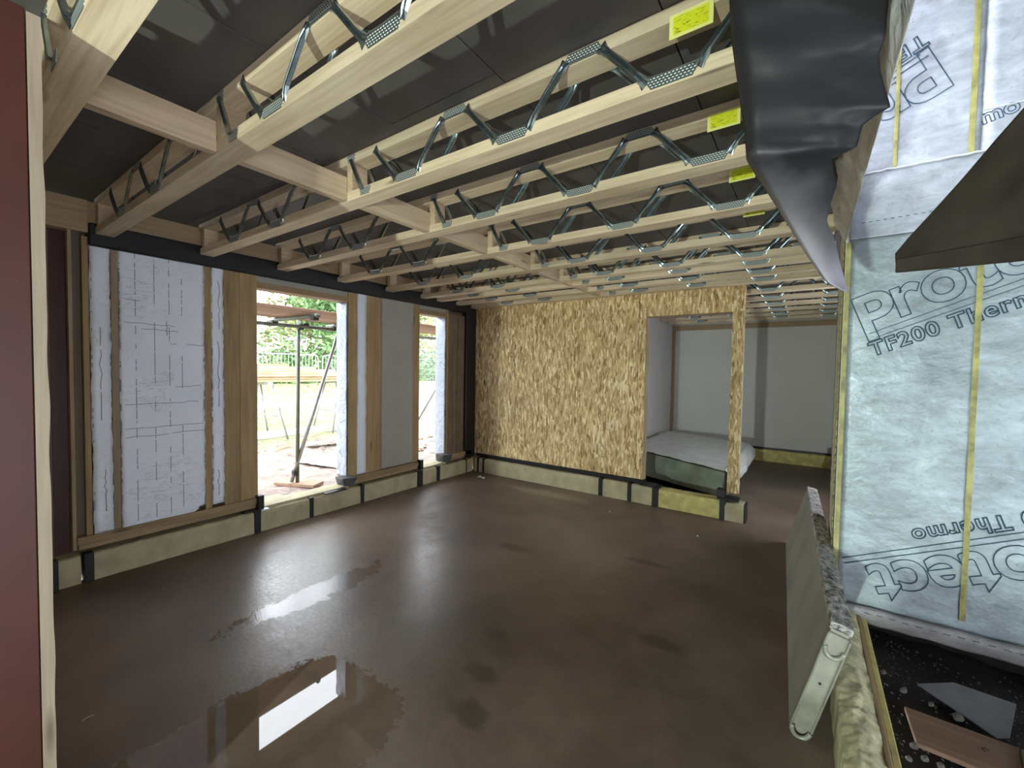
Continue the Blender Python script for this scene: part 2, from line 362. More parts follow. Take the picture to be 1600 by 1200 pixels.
M['leaf'] = leaf_mat('dark evergreen leaves', (.05, .11, .035), (.20, .33, .12))
M['leaf2'] = leaf_mat('pale leaves', (.22, .27, .09), (.52, .52, .26))
M['bark'] = wood('bark', (.08, .055, .04), (.17, .12, .09), 'Z', .9, False)
M['plaster'] = simple('pale grey plasterboard', (.70, .70, .66), .75, 0, .05, 1.5, .05, 60)
M['plaster_pink'] = simple('warm plasterboard', (.58, .54, .52), .75, 0, .05, 1.5, .05, 60)
M['stain_board'] = wood('rough dark membrane board', (.12, .085, .055), (.20, .15, .11), 'Z', .7, False)
M['plastic'] = simple('crinkled white plastic wrap', (.68, .70, .68), .3, 0, .12, 9, .9, 14)
M['green_ins'] = simple('green block packs', (.28, .33, .26), .6, 0, .3, 5, .3, 30)
M['flap'] = simple('dark underlay flap', (.055, .045, .035), .6, 0, .55, 4.5, .3, 12)
M['slate'] = simple('grey sheet', (.17, .18, .21), .5, 0, .3, 4, .1, 30)
M['brownboard'] = wood('weathered brown board', (.24, .14, .09), (.36, .23, .16), 'X', .7)
M['stone'] = simple('pale rubble', (.18, .165, .15), .8, 0, .3, 10, .4, 40)

# ------------------------------------------------------------------ SETTING
# floor slab
fl = MB(); fl.box(-4.06, .305, -3.2, 8.6, -.25, 0); fl.box(.305, 1.3, 3.96, 8.6, -.25, 0)
floor = fl.build('floor', M['floor'], kind='structure', label='brown wet concrete floor with a mirror-like puddle')

# ---- left wall with two window openings
WX = -4.05
wall = MB()
for (y0, y1) in ((.50, .545), (.643, 1.80), (2.72, 3.735), (4.225, 5.0)): wall.box(-4.235, -4.12, y0, y1, .0, 2.60)
for (y0, y1) in ((1.80, 2.72), (3.735, 4.225)): wall.box(-4.235, -4.12, y0, y1, 2.25, 2.60)
for (y0, y1) in ((1.80, 2.72), (3.735, 4.225)): wall.box(-4.235, -4.12, y0, y1, .05, .20)
wall.box(-4.26, -4.236, .45, .70, 0, 2.6); wall_left = wall.build('wall_left', M['stain_board'], kind='structure', label='timber framed wall with white faced insulation and two unglazed window openings')
def stud(y0, y1, z0=.30, z1=2.36, mat='stud', x0=-4.12, x1=WX, label=None):
    MB().box(x0, x1, y0, y1, z0, z1).build('stud', M[mat], wall_left, bevel=.0015, label=label)
stud(.622, .642, .22, 2.44, 'stud_pale'); stud(.690, .722, .30, 2.36)
stud(.834, .873, mat='stud_pale'); stud(1.397, 1.445); 
stud(1.538, 1.66, x1=-4.052); stud(1.66, 1.735, x1=-4.047); stud(1.735, 1.80, x1=-4.05)
stud(2.722, 2.828, z1=2.30); stud(2.944, 3.06); stud(3.06, 3.150, x1=-4.056)
stud(3.640, 3.735); stud(4.225, 4.262)
stud(.643, .688, .24, 2.40, 'stain_board', -4.12, -4.085)
def wrinkled_panel(name, y0, y1, z0, z1, mat, x=-4.062, amp=.006, seed=0, label=None, chamf=False, ragged=.006):
    nu = max(4, int((y1-y0)/.025)); nv = 84
    def f(u, v):
        z = z0+(z1-z0)*v
        ya = y0+ragged*nz(z*14, seed+1.3)*1.2; yb = y1+ragged*nz(z*14, seed+5.7)*1.2
        y = ya+(yb-ya)*u
        if chamf and v < .05 and u > .8: z = max(z, z0+(u-.8)*.35)
        d = amp*(nz(y*6+seed, z*9, seed)+.5*nz(y*15, z*30, seed))
        return (x+d, y, z)
    m = MB(); m.grid(nu, nv, f); o = m.build(name, mat, wall_left, smooth=True, label=label); solidify(o, .03, -1 if False else 0)
    return o
wrinkled_panel('insulation_panel', .727, .830, .30, 2.33, M['wins'], seed=1)
wrinkled_panel('insulation_panel', .876, 1.395, .29, 2.33, M['wins'], seed=2, chamf=True, label='wide white faced insulation panel printed with fine upright lines')
wrinkled_panel('insulation_panel', 1.448, 1.535, .33, 2.33, M['wins'], seed=3)
wrinkled_panel('insulation_panel', 2.832, 2.942, .31, 2.33, M['wins'], seed=4)
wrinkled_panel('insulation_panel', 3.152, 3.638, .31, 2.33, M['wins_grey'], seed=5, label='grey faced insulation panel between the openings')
# fine printed upright lines and drips on the wide panel
ln = MB()
for y in (.965, 1.075, 1.165, 1.245, 1.34):
    z = .33
    while z < 2.3:
        l = random.uniform(.05, .22)
        if y != 1.34: ln.box(-4.0478, -4.0465, y-.0021, y+.0021, z, z+l)
        z += l+random.uniform(.004, .014)
for (z, a, b) in ((1.97, .90, .99), (1.80, .90, 1.2), (1.76, 1.0, 1.22), (1.66, 1.17, 1.39), (1.20, .9, 1.35), (1.02, .9, 1.38), (.96, .9, 1.39), (1.33, 1.2, 1.37)):
    pts = [(-4.0465, a+(b-a)*k/8, z+.012*nz(k*.8, z*5)+.05*k/8*(z-1.35)*-.3) for k in range(9)]
    ln.tube(pts, .0026, 4)
for (y, a, b) in ((1.15, 1.72, 1.86), (.775, 1.1, 1.75), (.79, .45, .75), (1.495, 1.15, 1.7), (1.50, 1.8, 2.2), (1.49, .4, .62)):
    pts = [(-4.0465, y+.012*nz(k*.9, y*9), a+(b-a)*k/10) for k in range(11)]
    ln.tube(pts, .003, 4)
for y in (.731, .829, .878, 1.394, 1.450, 1.534):
    z = .34
    while z < 2.3:
        l = random.uniform(.01, .09); ln.box(-4.0485, -4.046, y-.003+random.uniform(-.004, .004), y+.003, z, z+l); z += l+random.uniform(.01, .09)
ln.build('panel_print', simple('dark crease print', (.22, .23, .26), .6, 0, .1, 5, 0), wall_left, kind='stuff')
# ragged brown membrane right of the second window
for k, (a, b) in enumerate(((4.262, 4.36), (4.36, 4.45), (4.45, 4.53), (4.53, 4.60))):
    MB().box(-4.12, WX-.004*(k % 2), a, b-.003, .30, 2.25).build('membrane_board', simple('brown grey membrane', (.17, .12, .085), .6, 0, .25, 6, .3, 30), wall_left, bevel=.002)
for y in (4.37, 4.51):
    MB().tube([(-4.045, y+.012*nz(z*3, y), .33+z*1.9) for z in [k/14 for k in range(15)]], .004, 5).build('drip_streak', M['stud_pale'], wall_left)
MB().box(-4.14, -4.030, 4.612, 4.828, .20, 2.38).build('corner_membrane', M['black'], wall_left, bevel=.004)
# sole plate and head pieces
for (a, b) in ((.640, 1.80), (2.72, 3.735), (4.235, 4.75)):
    MB().box(-4.14, -4.03, a, b, .252, .305).build('sole_plate', M['plate_y'], wall_left, bevel=.002)
    MB().box(-4.14, -4.045, a+.01, b, .215, .25).build('sole_plate', M['plate_y'], wall_left, bevel=.002)
for (a, b) in ((1.80, 2.72), (3.735, 4.225)):
    MB().box(-4.2, -4.05, a, b, 2.195, 2.25).build('head_plate', M['plate_y'], wall_left, bevel=.002)
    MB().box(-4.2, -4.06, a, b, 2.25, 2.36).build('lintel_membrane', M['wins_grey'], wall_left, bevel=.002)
# white crumpled reveals
for (y, z1) in ((2.715, 2.19), (4.222, 2.19)):
    m = MB()
    m.grid(10, 70, lambda u, v, y=y: (-4.06-.185*u, y-.005+.006*nz(u*3, v*20, y)+.006*nz(u*8, v*45, y)-.003, .30+(z1-.30)*v))
    solidify(m.build('window_reveal', M['jamb'], wall_left, smooth=True, label='white crumpled membrane on the reveal'), .004)
for y in (1.802, 3.737):
    MB().box(-4.235, -4.06, y-.004, y+.004, .25, 2.19).build('window_reveal', M['jamb'], wall_left)
# ledge of window openings
for (a, b) in ((1.80, 2.72), (3.735, 4.225)):
    MB().box(-4.235, -4.04, a, b, .18, .212).build('sill_board', M['yins'], wall_left, bevel=.004)

# red column in the left wall (with pale edge)
rc = empty('steel_column', (-4.12, .58, 0), label='dark red steel column set in the far left wall corner', cat='column')
MB().box(-.02, .0, -.035, .042, .14, 2.40).build('flange', M['red'], rc, bevel=.002)
MB().box(-.12, -.02, -.005, .005, .14, 2.40).build('web_plate', M['red'], rc)
MB().box(-.14, -.12, -.035, .042, .14, 2.40).build('flange', M['red'], rc, bevel=.002)
# ring beam wrapped in black membrane, plus rim timber above
MB().box(-4.20, -4.015, .72, 4.70, 2.30, 2.455).build('trim_1', M['black'], kind='structure', bevel=.01, label='black membrane band along the top of the left wall')
rim = MB().box(-4.20, -4.05, .715, 4.83, 2.457, 2.60).build('trim_2', M['rim'], kind='structure', label='rim timber above the black band')
MB().box(-4.20, -4.03, .22, .72, 2.385, 2.60).build('rim_board', M['rim'], rim, bevel=.002)

# foundation upstand: blocks of yellow foam, black straps
def upstand(name, label): return empty(name, (0, 0, 0), kind='structure', label=label)
tl = upstand('trim_3', 'yellow foam upstand along the foot of the left wall')
def foam_block(parent, x0, x1, y0, y1, z0, z1, mat='yins', axis='y', seed=0, front='x'):
    nu = 30; m = MB()
    L = (y1-y0) if axis == 'y' else (x1-x0); W = (x1-x0) if axis == 'y' else (y1-y0)
    prof = [(0, 0), (.0, .8), (.05, .96), (.14, 1.0), (1, 1.0), (1, 0)]
    rings = []
    for i in range(nu):
        u = i/(nu-1)
        for j, (a, b) in enumerate(prof):
            wv = .006*nz(u*L*8+seed, j*2.1)+.004*nz(u*L*25, j, seed)
            zz = z0+(z1-z0)*b+(wv if b > .5 else -.001)
            if axis == 'y':
                x = (x1-W*a) if front == 'x' else (x0+W*a); rings.append((x+wv, y0+L*u, zz))
            else: rings.append((x0+L*u, y0+W*a+wv, zz))
    n = len(prof); fs = [(i*n+j, i*n+(j+1) % n, (i+1)*n+(j+1) % n, (i+1)*n+j) for i in range(nu-1) for j in range(n)]
    fs += [tuple(range(n)), tuple((nu-1)*n+j for j in range(n))]
    m.add(rings, fs); return m.build('insulation_block', M[mat], parent)
ys = [.30, .655, 1.76, 2.27, 2.86, 3.70, 4.03, 4.60, 4.745]
for k in range(len(ys)-1):
    foam_block(tl, -4.15, -4.0, ys[k]+.012, ys[k+1]-.004, 0, .188, 'yins', 'y', k*3)
def strap(parent, y, w=.035, z1=.197, x1=-3.992):
    MB().box(-4.06, x1, y-w/2, y+w/2, 0.0, z1).build('strap', M['strap'], parent, bevel=.003)
for y, w_ in ((.69, .05), (.50, .09), (1.775, .055), (2.28, .04), (2.865, .045), (3.715, .09), (4.04, .06), (4.605, .02)): strap(tl, y, w_)
MB().box(-4.10, -3.985, 1.66, 1.80, .199, .212).build('strap', M['strap'], tl, bevel=.003)
MB().box(-4.06, -3.975, 2.42, 2.66, .196, .206).build('strap', M['strap'], tl, bevel=.003)
MB().box(-4.05, -3.98, 1.80, 1.87, .190, .202).build('foil_ledge', M['white_sheet'], tl)
# grey cavity tray corners at the opening jambs and black returns
def tray(y0, y1, z0, z1, lab):
    m = MB(); a = [(-4.10, y0, z0+.01), (-3.975, y0+.015, z0+.012), (-3.975, y1, z0), (-4.10, y1, z0)]
    b = [(-4.11, y0-.02, z1), (-3.95, y0-.03, z1), (-3.95, y1+.03, z1-.015), (-4.11, y1+.02, z1-.01)]
    m.hexa(a+b); m.build('cavity_tray', M['grey_bracket'], bevel=.006, label=lab, cat='cavity tray')
tray(2.62, 2.74, .225, .325, 'grey folded tray at the foot of the wide opening, right jamb')
tray(4.11, 4.24, .225, .34, 'grey folded tray at the foot of the narrow opening near the corner')
for (y, lab) in ((1.80, 'black upturned strip at the foot of the wide opening, left jamb'), (3.735, 'black upturned strip at the foot of the narrow opening, left jamb')):
    MB().box(-4.06, -3.99, y-.02, y+.03, .205, .33).build('upturned_strip', M['strap'], bevel=.004, label=lab, cat='membrane strip')

# ---- back wall: strand board sheets
BY = 4.832
wb = MB(); wb.box(-4.06, -1.515, BY+.012, BY+.09, .24, 2.38)
wb.box(-4.25, -4.06, 4.835, 5.0, -.05, 2.62); wall_back = wb.build('wall_back', M['stud'], kind='structure', label='partition of strand board sheets with a doorway at its right end')
for (a, b) in ((-4.06, -3.99), (-4.04, -2.80), (-2.797, -1.606), (-1.602, -1.512)):
    if a == -4.06: continue
    MB().box(a, b, BY, BY+.012, .255, 2.385).build('osb_board', M['osb'], wall_back, bevel=.001)
MB().box(-1.510, -.534, BY, BY+.012, 2.125, 2.385).build('osb_board', M['osb_h'], wall_back, bevel=.001, label='strand board strip over the doorway')
MB().box(-1.510, -.534, BY+.012, BY+.09, 2.12, 2.385).build('header', M['plate_y'], wall_back)
MB().box(-1.522, -1.510, BY-.001, BY+.09, .255, 2.125).build('door_stud', M['stud_pale'], wall_back)
MB().box(-.644, -.537, BY, BY+.012, .262, 2.124).build('osb_strip', M['osb'], wall_back, bevel=.001, label='narrow strand board strip on the free standing post')
MB().box(-.640, -.537, BY+.012, BY+.09, .262, 2.12).build('post', M['stud_pale'], wall_back)
MB().box(-3.99, -1.50, BY-.02, BY+.09, .212, .252).build('membrane_strip', M['black'], wall_back, bevel=.003)
tb = upstand('trim_4', 'yellow foam upstand along the foot of the strand board wall')
xs = [-3.985, -2.0, -1.64, -1.35, -.68]
for k in range(4): foam_block(tb, xs[k]+.015, xs[k+1]-.01, 4.752, 4.90, 0, .200-(.0 if k < 3 else .008), 'yins' if k < 3 else 'yins_clean', 'x', k*5+40)
foam_block(tb, -.645, -.475, 4.74, 4.90, 0, .185, 'yins', 'x', 71)
for x, w_ in ((-1.995, .05), (-1.64, .045), (-1.345, .07), (-.665, .06), (-3.90, .03), (-3.80, .03)):
    MB().box(x-w_/2, x+w_/2, 4.742, 4.905, 0, .208).build('strap', M['strap'], tb, bevel=.003)
MB().box(-.472, -.455, 4.745, 4.90, 0, .186).build('strap', M['strap'], tb, bevel=.003)
MB().box(-.72, -.52, 4.745, 4.91, .20, .218).build('strap', M['strap'], tb, bevel=.003)
MB().box(-1.52, -1.36, 4.75, 4.90, .208, .222).build('strap', M['strap'], tb, bevel=.003)
MB().box(-.73, -.655, 4.77, 4.86, .218, .30).build('upturned_strip', M['strap'], bevel=.004, label='black upturned strip at the foot of the free standing post', cat='membrane strip')

# ---- back room
MB().box(-2.4, 1.3, 8.5, 8.6, .22, 2.62).build('wall_far', M['plaster'], kind='structure', label='pale plasterboard wall at the end of the room beyond the doorway')
MB().box(-2.25, -2.15, 4.93, 8.5, .0, 2.62).box(-4.25, -4.12, 5.0, 8.6, 0, 2.62).box(-4.25, -2.25, 8.5, 8.6, 0, 2.62).build('wall_side', M['plaster_pink'], kind='structure', label='pale side wall in the room beyond the doorway')
t5 = upstand('trim_5', 'yellow upstand at the foot of the far wall')
foam_block(t5, -2.1, 1.28, 8.38, 8.58, 0, .2, 'yins_clean', 'x', 9)
MB().box(-2.1, 1.28, 8.40, 8.5, .205, .225).build('membrane_strip', M['black'], t5)
MB().box(-2.14, 1.2, 8.44, 8.498, 2.29, 2.378).build('trim_6', M['rim'], kind='structure', label='timber rail at the top of the far wall')
MB().box(-2.148, -2.10, 8.44, 8.498, .21, 2.29).build('trim_7', M['rim'], kind='structure', label='thin timber in the corner of the far wall')

# ---- ceiling deck boards
ceil = MB().box(-4.25, .15, -3.2, 8.6, 2.645, 2.72).box(.15, 1.4, 3.65, 8.6, 2.625, 2.72).build('ceiling', M['deck'], kind='structure', label='dark grey deck boards above the joists')
xe = [-4.2, -3.42, -2.82, -2.215, -1.613, -1.006, -.405, .15]
for k in range(len(xe)-1):
    yj = [-3.2, -1.1, 1.3, 3.7, 6.1, 8.6]
    off = (k % 2)*1.2
    cuts = [-3.2]+[y for y in [a+off for a in (-1.1, 1.3, 3.7, 6.1)] if y < 8.3]+[8.6]
    for j in range(len(cuts)-1):
        MB().box(xe[k]+.0025, xe[k+1]-.0025, cuts[j]+.002, cuts[j+1]-.002, 2.621, 2.644).build('deck_board', M['deck'], ceil, bevel=.001)

# ------------------------------------------------------------------ JOISTS
JZ = 2.382; CH = .047; TOP = 2.620; JW = .095
PER = .60
def web_mesh(front=1):
    """one pressed steel web: left arm, bottom nail plate, right arm, top nail plate; faces -Y when front=1"""
    m = MB(); s = front
    def plate(cx, zc, wt, wb, h, mi):
        z0, z1 = zc-h/2, zc+h/2; y0, y1 = (0, -.0018*s)
        a = [(cx-wb/2, y0, z0), (cx+wb/2, y0, z0), (cx+wt/2, y0, z1), (cx-wt/2, y0, z1)]
        m.prism(a, (0, y1, 0), mi)
    zb, zt = CH*.52, (TOP-JZ)-CH*.5
    plate(0, zb, .172, .125, .036, 1)
    plate(PER/2, zt, .112, .158, .036, 1)
    def arm(x0, z0, x1, z1):
        d = Vector((x1-x0, 0, z1-z0)); L = d.length; d.normalize(); n = Vector((-d.z, 0, d.x))
        prof = [(-.013, 0), (-.010, .011), (-.004, .012), (0, .004), (.004, .012), (.010, .011), (.013, 0)]
        rings = []; ks = [0, .08, .2, .8, .92, 1]; wd = [1.75, 1.25, 1, 1, 1.25, 1.75]; dp = [.12, .6, 1, 1, .6, .12]
        for k, wv, dd in zip(ks, wd, dp):
            c = Vector((x0, 0, z0))+d*L*k
            for a, b in prof: rings.append(tuple(c+n*a*wv+Vector((0, -s*(b*dd+.001), 0))))
        q = len(prof); m.add(rings, [(i*q+j, i*q+j+1, (i+1)*q+j+1, (i+1)*q+j) for i in range(len(ks)-1) for j in range(q-1)], 0)
        # back sheet so that it has thickness
        rb = [(v[0], v[1]+s*.0012, v[2]) for v in rings]
        m.add(rb, [(i*q+j, (i+1)*q+j, (i+1)*q+j+1, i*q+j+1) for i in range(len(ks)-1) for j in range(q-1)], 0)
    arm(.074, zb+.004, PER/2-.064, zt-.004)
    arm(-.074, zb+.004, -PER/2+.064, zt-.004)
    # curved lip along the plates
    m.tube([(-.085, -.004*s, zb+.020), (0, -.003*s, zb+.018), (.085, -.004*s, zb+.020)], .0028, 5)
    m.tube([(PER/2-.075, -.004*s, zt-.020), (PER/2, -.003*s, zt-.018), (PER/2+.075, -.004*s, zt-.020)], .0028, 5)
    return m.mesh('metal_web', [M['web'], M['plate']])
WEBF, WEBB = web_mesh(1), web_mesh(-1)
def end_mesh(s=1):
    m = MB(); zb, zt = CH*.52, (TOP-JZ)-CH*.5
    m.prism([(-.04, 0, zb-.018), (.03, 0, zb-.018), (.045, 0, zb+.018), (-.045, 0, zb+.018)], (0, -.0018*s, 0), 1)
    m.prism([(-.15, 0, zt-.018), (-.09, 0, zt-.018), (-.09, 0, zt+.018), (-.15, 0, zt+.018)], (0, -.0018*s, 0), 1)
    m.hexa([(-.125, -.001*s, zt-.01), (-.10, -.001*s, zt-.01), (-.10, -.012*s, zt-.01), (-.125, -.012*s, zt-.01),
            (-.035, -.001*s, zb+.01), (-.008, -.001*s, zb+.01), (-.008, -.012*s, zb+.01), (-.035, -.012*s, zb+.01)], 0)
    return m.mesh('end_web', [M['web'], M['plate']])
ENDF, ENDB = end_mesh(1), end_mesh(-1)
def chord_mesh(x0, x1, z0, z1, name, seed=0):
    m = MB(); n = 24
    vs = []
    for i in range(n+1):
        x = x0+(x1-x0)*i/n; w_ = .0012*nz(x*2, seed)
        for (y, z) in ((0, z0), (JW, z0), (JW, z1), (0, z1)): vs.append((x, y+w_, z+w_*.6))
    fs = [(i*4+j, i*4+(j+1) % 4, (i+1)*4+(j+1) % 4, (i+1)*4+j) for i in range(n) for j in range(4)]+[(0, 1, 2, 3), tuple(n*4+j for j in (3, 2, 1, 0))]
    m.add(vs, fs); return m.mesh(name, M['joist'])
BOTM = chord_mesh(-4.09, -.155+.16, 0, CH, 'bottom_chord', 1); TOPM = chord_mesh(-4.04, .005, TOP-JZ-CH, TOP-JZ-.001, 'top_chord', 5)
BOTL = chord_mesh(-4.09, .135, 0, CH, 'bottom_chord', 2); TOPL = chord_mesh(-4.04, .135, TOP-JZ-CH, TOP-JZ-.001, 'top_chord', 6)
BOTR = chord_mesh(-2.145, 1.2, 0, CH, 'bottom_chord', 3); TOPR = chord_mesh(-2.145, 1.2, TOP-JZ-CH, TOP-JZ-.001, 'top_chord', 7)
LABM = MB().box(-.062, .062, -.0012, 0, -.036, .036).mesh('printed_label', M['label'])
VBL = MB().box(-.022, .022, .001, JW-.001, CH, TOP-JZ-CH-.001).mesh('end_block', M['strong'])
ords = ['nearest', 'second', 'third', 'fourth', 'fifth', 'sixth', 'seventh', 'eighth', 'ninth']
JY = [.271, .755, 1.362, 1.962, 2.567, 3.178, 3.715, 3.995, 4.370, 4.720]
jn = {0: 'open web joist nearest the camera, running off the top left corner of the photo',
      1: 'open web joist second from the camera, crossing the top left quarter of the photo',
      2: 'open web joist third from the camera, with the largest yellow label',
      3: 'open web joist fourth from the camera, with a small bright yellow label',
      4: 'open web joist fifth from the camera, its yellow label half in shadow',
      5: 'open web joist sixth from the camera, its yellow label a thin lit sliver',
      6: 'open web joist with the broad knotted underside, seventh from the camera',
      7: 'open web joist close behind the broad seventh one, eighth from the camera',
      8: 'open web joist last but one before the strand board wall',
      9: 'open web joist lying right against the top of the strand board wall'}
for k, y in enumerate(JY):
    j = empty('open_web_joist', (0, y, JZ), label=jn[k], cat='joist', group='open web joists over the main room')
    long_ = y > 3.06
    link('bottom_chord', BOTL if long_ else BOTM, j); link('top_chord', TOPL if long_ else TOPM, j)
    for xc in (-3.40, -2.805, -1.575, -.972, -.372):
        if k == 0 and xc > -.5: pass
        link('metal_web', WEBF, j, (xc, 0, 0)); link('metal_web', WEBB, j, (xc, JW, 0))
    for xc in (-1.885,):
        link('end_web', ENDF, j, (xc, 0, 0)); link('end_web', ENDB, j, (xc, JW, 0))
    link('end_block', VBL, j, (-2.02, 0, 0)); link('end_block', VBL, j, (-3.96, 0, 0))
    if 2 <= k <= 5:
        link('printed_label', LABM, j, ((-.318, -.0045, .168) if k < 4 else (-.318, -.0045, .178)))
bj = {0: 'first', 1: 'second', 2: 'third', 3: 'fourth', 4: 'fifth', 5: 'last'}
y = 5.36; k = 0
while y < 8.3:
    j = empty('open_web_joist', (0, y, JZ), label='open web joist over the far room, %s beyond the strand board wall' % bj.get(k, 'last'), cat='joist', group='open web joists over the far room')
    link('bottom_chord', BOTR, j); link('top_chord', TOPR, j)
    for xc in (-1.575, -.972, -.372, .228): link('metal_web', WEBF, j, (xc, 0, 0))
    y += .55; k += 1
# strongback line between joists
for k in range(len(JY)-1):
    a, b = JY[k]+JW+.001, JY[k+1]-.001
    zz0 = 2.3835 if k else 2.3835
    MB().box(-2.085, -2.04, a, b, zz0, zz0+.125 if k != 1 else zz0+.125).build('noggin', M['strong'], bevel=.0015, group='timber noggins between the joists',
        cat='noggin', label='short timber noggin bridging the %s gap between joists from the camera' % (ords[k] if k else 'nearest'))
    MB().box(-4.05, -4.015, a, b, 2.457, 2.60).build('end_noggin', M['rim'], rim) if False else None

# ------------------------------------------------------------------ RIGHT: tall silver membrane wall
RY = 3.05
wr = MB(); wr.box(.155, 2.7, RY+.006, RY+.50, .13, 4.3)
wall_right = wr.build('wall_right', M['cream'], kind='structure', label='tall wall wrapped in printed silver membrane at the right')
def sheet(name, x0, x1, z0, z1, mat, amp=.005, seed=0, y=RY-.002, nu=70, nv=80, label=None, lipz=None):
    def f(u, v):
        x = x0+(x1-x0)*u; z = z0+(z1-z0)*v
        return (x, y-amp*abs(nz(x*5+seed, z*5, seed))-amp*.5*nz(x*18, z*14, seed), z)
    m = MB(); m.grid(nu, nv, f); return solidify(m.build(name, mat, wall_right, smooth=True, label=label), .002)
sheet('membrane_sheet', .175, 2.7, .155, 2.262, M['silver'], .004, 3, RY-.001, label='lower silver sheet with blue outline lettering')
sheet('membrane_sheet', .175, 2.7, 2.255, 2.61, M['silver_up'], .010, 8, RY-.004, label='pale middle band between the two lettered sheets')
sheet('membrane_sheet', .175, .66, 2.60, 4.3, M['silver_up'], .004, 12, RY-.010, nu=20, label='upper pale sheet with upside down outline lettering')
sheet('membrane_sheet', .66, 2.7, 2.60, 4.3, M['silver_up'], .004, 15, RY-.007, nu=40, label='upper pale sheet right of the long yellow stripe')
# lumpy turned up foot
m = MB(); m.grid(120, 8, lambda u, v: (.17+2.5*u, RY-.008-.035*math.sin(v*math.pi*.8)-.006*nz(u*40, v*3), .115+.10*v+.006*nz(u*22, v*2)))
solidify(m.build('membrane_foot', M['silver_dirty'], wall_right, smooth=True, label='dirty pale turned edge along the foot'), .006)
m = MB()
for k in range(40):
    x = .30+k*.052; m.box(x, x+.026, RY-.0485+.0, RY-.046, .186+.002*math.sin(k), .189+.002*math.sin(k))
m.build('dash_print', M['ink'], wall_right, kind='stuff')
m = MB()
for k in range(26):
    x = .22+k*.03; m.box(x, x+.015, RY-.0165, RY-.0145, 2.335+.035*(x-.2), 2.338+.035*(x-.2))
m.build('dash_print', M['ink'], wall_right, kind='stuff')
# seams
def ridge(x0, x1, z, y, r=.0035):
    MB().tube([(x0+(x1-x0)*i/30, y+.001*nz(i*.7, z), z+.004*nz(i*.5, z*3)) for i in range(31)], r, 5).build('seam', M['white_sheet'], wall_right)
ridge(.175, 2.7, 2.26, RY-.010, .002); ridge(.175, .66, 2.605, RY-.014, .005); ridge(.66, 2.7, 2.605, RY-.012, .005); ridge(.662, 2.7, 2.805, RY-.011, .003)
# taped stripes over the studs
def stripe(x, z0, z1, y, w_=.011):
    m = MB(); m.grid(3, 60, lambda u, v: (x-w_+2*w_*u+.001*nz(v*30, x), y-.0006*(1-abs(2*u-1)), z0+(z1-z0)*v)); solidify(m.build('tape_stripe', M['tape'], wall_right), .001)
stripe(.684, .26, 2.20, RY-.012, .011); stripe(.345, 2.61, 4.2, RY-.018, .008); stripe(.628, 2.61, 4.25, RY-.018, .011); stripe(1.25, .26, 2.2, RY-.012)
stripe(.170, .33, 2.24, RY-.004, .010)
# rough foam end edge facing the room
m = MB(); m.grid(8, 90, lambda u, v: (.152-.003*nz(u*4, v*60), RY+.015+.45*u, .16+2.2*v)); m.build('wall_end_face', M['cream'], wall_right, smooth=True)
m = MB()
for k in range(38):
    z = .35+k*.05; m.box(.147, .151, RY+.03, RY+.09, z, z+random.uniform(.02, .045))
m.build('wall_end_tape', M['tape'], wall_right, kind='stuff')

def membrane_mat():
    m, nt, bs = new_mat('black rubbery membrane with painted lit end'); v = coords(nt, (1, 1, 1), False); s_ = N(nt, 'ShaderNodeSeparateXYZ'); nt.links.new(v, s_.inputs[0])
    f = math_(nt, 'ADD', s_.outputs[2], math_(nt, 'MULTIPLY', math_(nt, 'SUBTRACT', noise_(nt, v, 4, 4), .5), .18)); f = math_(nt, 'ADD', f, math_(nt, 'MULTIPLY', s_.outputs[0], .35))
    c = ramp(nt, math_(nt, 'SUBTRACT', f, 1.4), [(.42, (.36, .34, .38)), (.60, (.022, .022, .025))]); nt.links.new(c, bs.inputs['Base Color']); bs.inputs['Roughness'].default_value = .5  # lamp light on the lower tip is painted into the base colour
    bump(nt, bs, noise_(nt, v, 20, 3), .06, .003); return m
# outline lettering printed on the sheets
def lettering(txt, x, z, ang, size, y, r=.0016, sp=1.0, name='printed_word', shear=0):
    cu = bpy.data.curves.new(name, 'FONT'); cu.body = txt; cu.size = size; cu.space_character = sp; cu.shear = shear; cu.fill_mode = 'NONE'; cu.offset = size*.022
    cu.bevel_depth = r; cu.bevel_resolution = 0; cu.resolution_u = 5
    o = bpy.data.objects.new('tmp', cu); COL.objects.link(o); bpy.context.view_layer.update()
    dg = bpy.context.evaluated_depsgraph_get(); me = bpy.data.meshes.new_from_object(o.evaluated_get(dg)); bpy.data.objects.remove(o)
    me.materials.clear(); me.materials.append(M['ink'])
    mt = Matrix.Translation((x, y, z)) @ Matrix.Rotation(-ang, 4, 'Y') @ Matrix.Rotation(math.pi/2, 4, 'X') @ Matrix.Scale(.5, 4, (0, 0, 1))
    me.transform(mt); me.name = name
    return link(name, me, wall_right)
def printed_block(x, z, deg, y, small=True):
    a = math.radians(deg); c, s = math.cos(a), math.sin(a)
    P = lambda u, v: (x+u*c-v*s, z+u*s+v*c)
    px, pz = P(-.005, -.005); lettering('P', px, pz, a, .345, y, .0022, shear=.06)
    px, pz = P(.165, .06); lettering('rotect', px, pz, a, .320, y, .0022, sp=.98, shear=.06)
    for v in (.028, -.002):
        p, q = P(.03 if v > 0 else .05, v), P(1.05, v)
        MB().tube([(p[0], y, p[1]), (q[0], y, q[1])], .0022, 4).build('printed_line', M['ink'], wall_right)
    px, pz = P(-.005, -.092); lettering('TF200 Thermo', px, pz, a, .104, y, .0026, 1.12, shear=.1)
printed_block(.258, 1.690, 23.5, RY-.0075)
printed_block(1.155, .885, 204.4, RY-.0075)
printed_block(.470, 3.185, 207.0, RY-.0155)
lettering('mo', .662, 2.735, math.radians(14), .10, RY-.0105, .002)

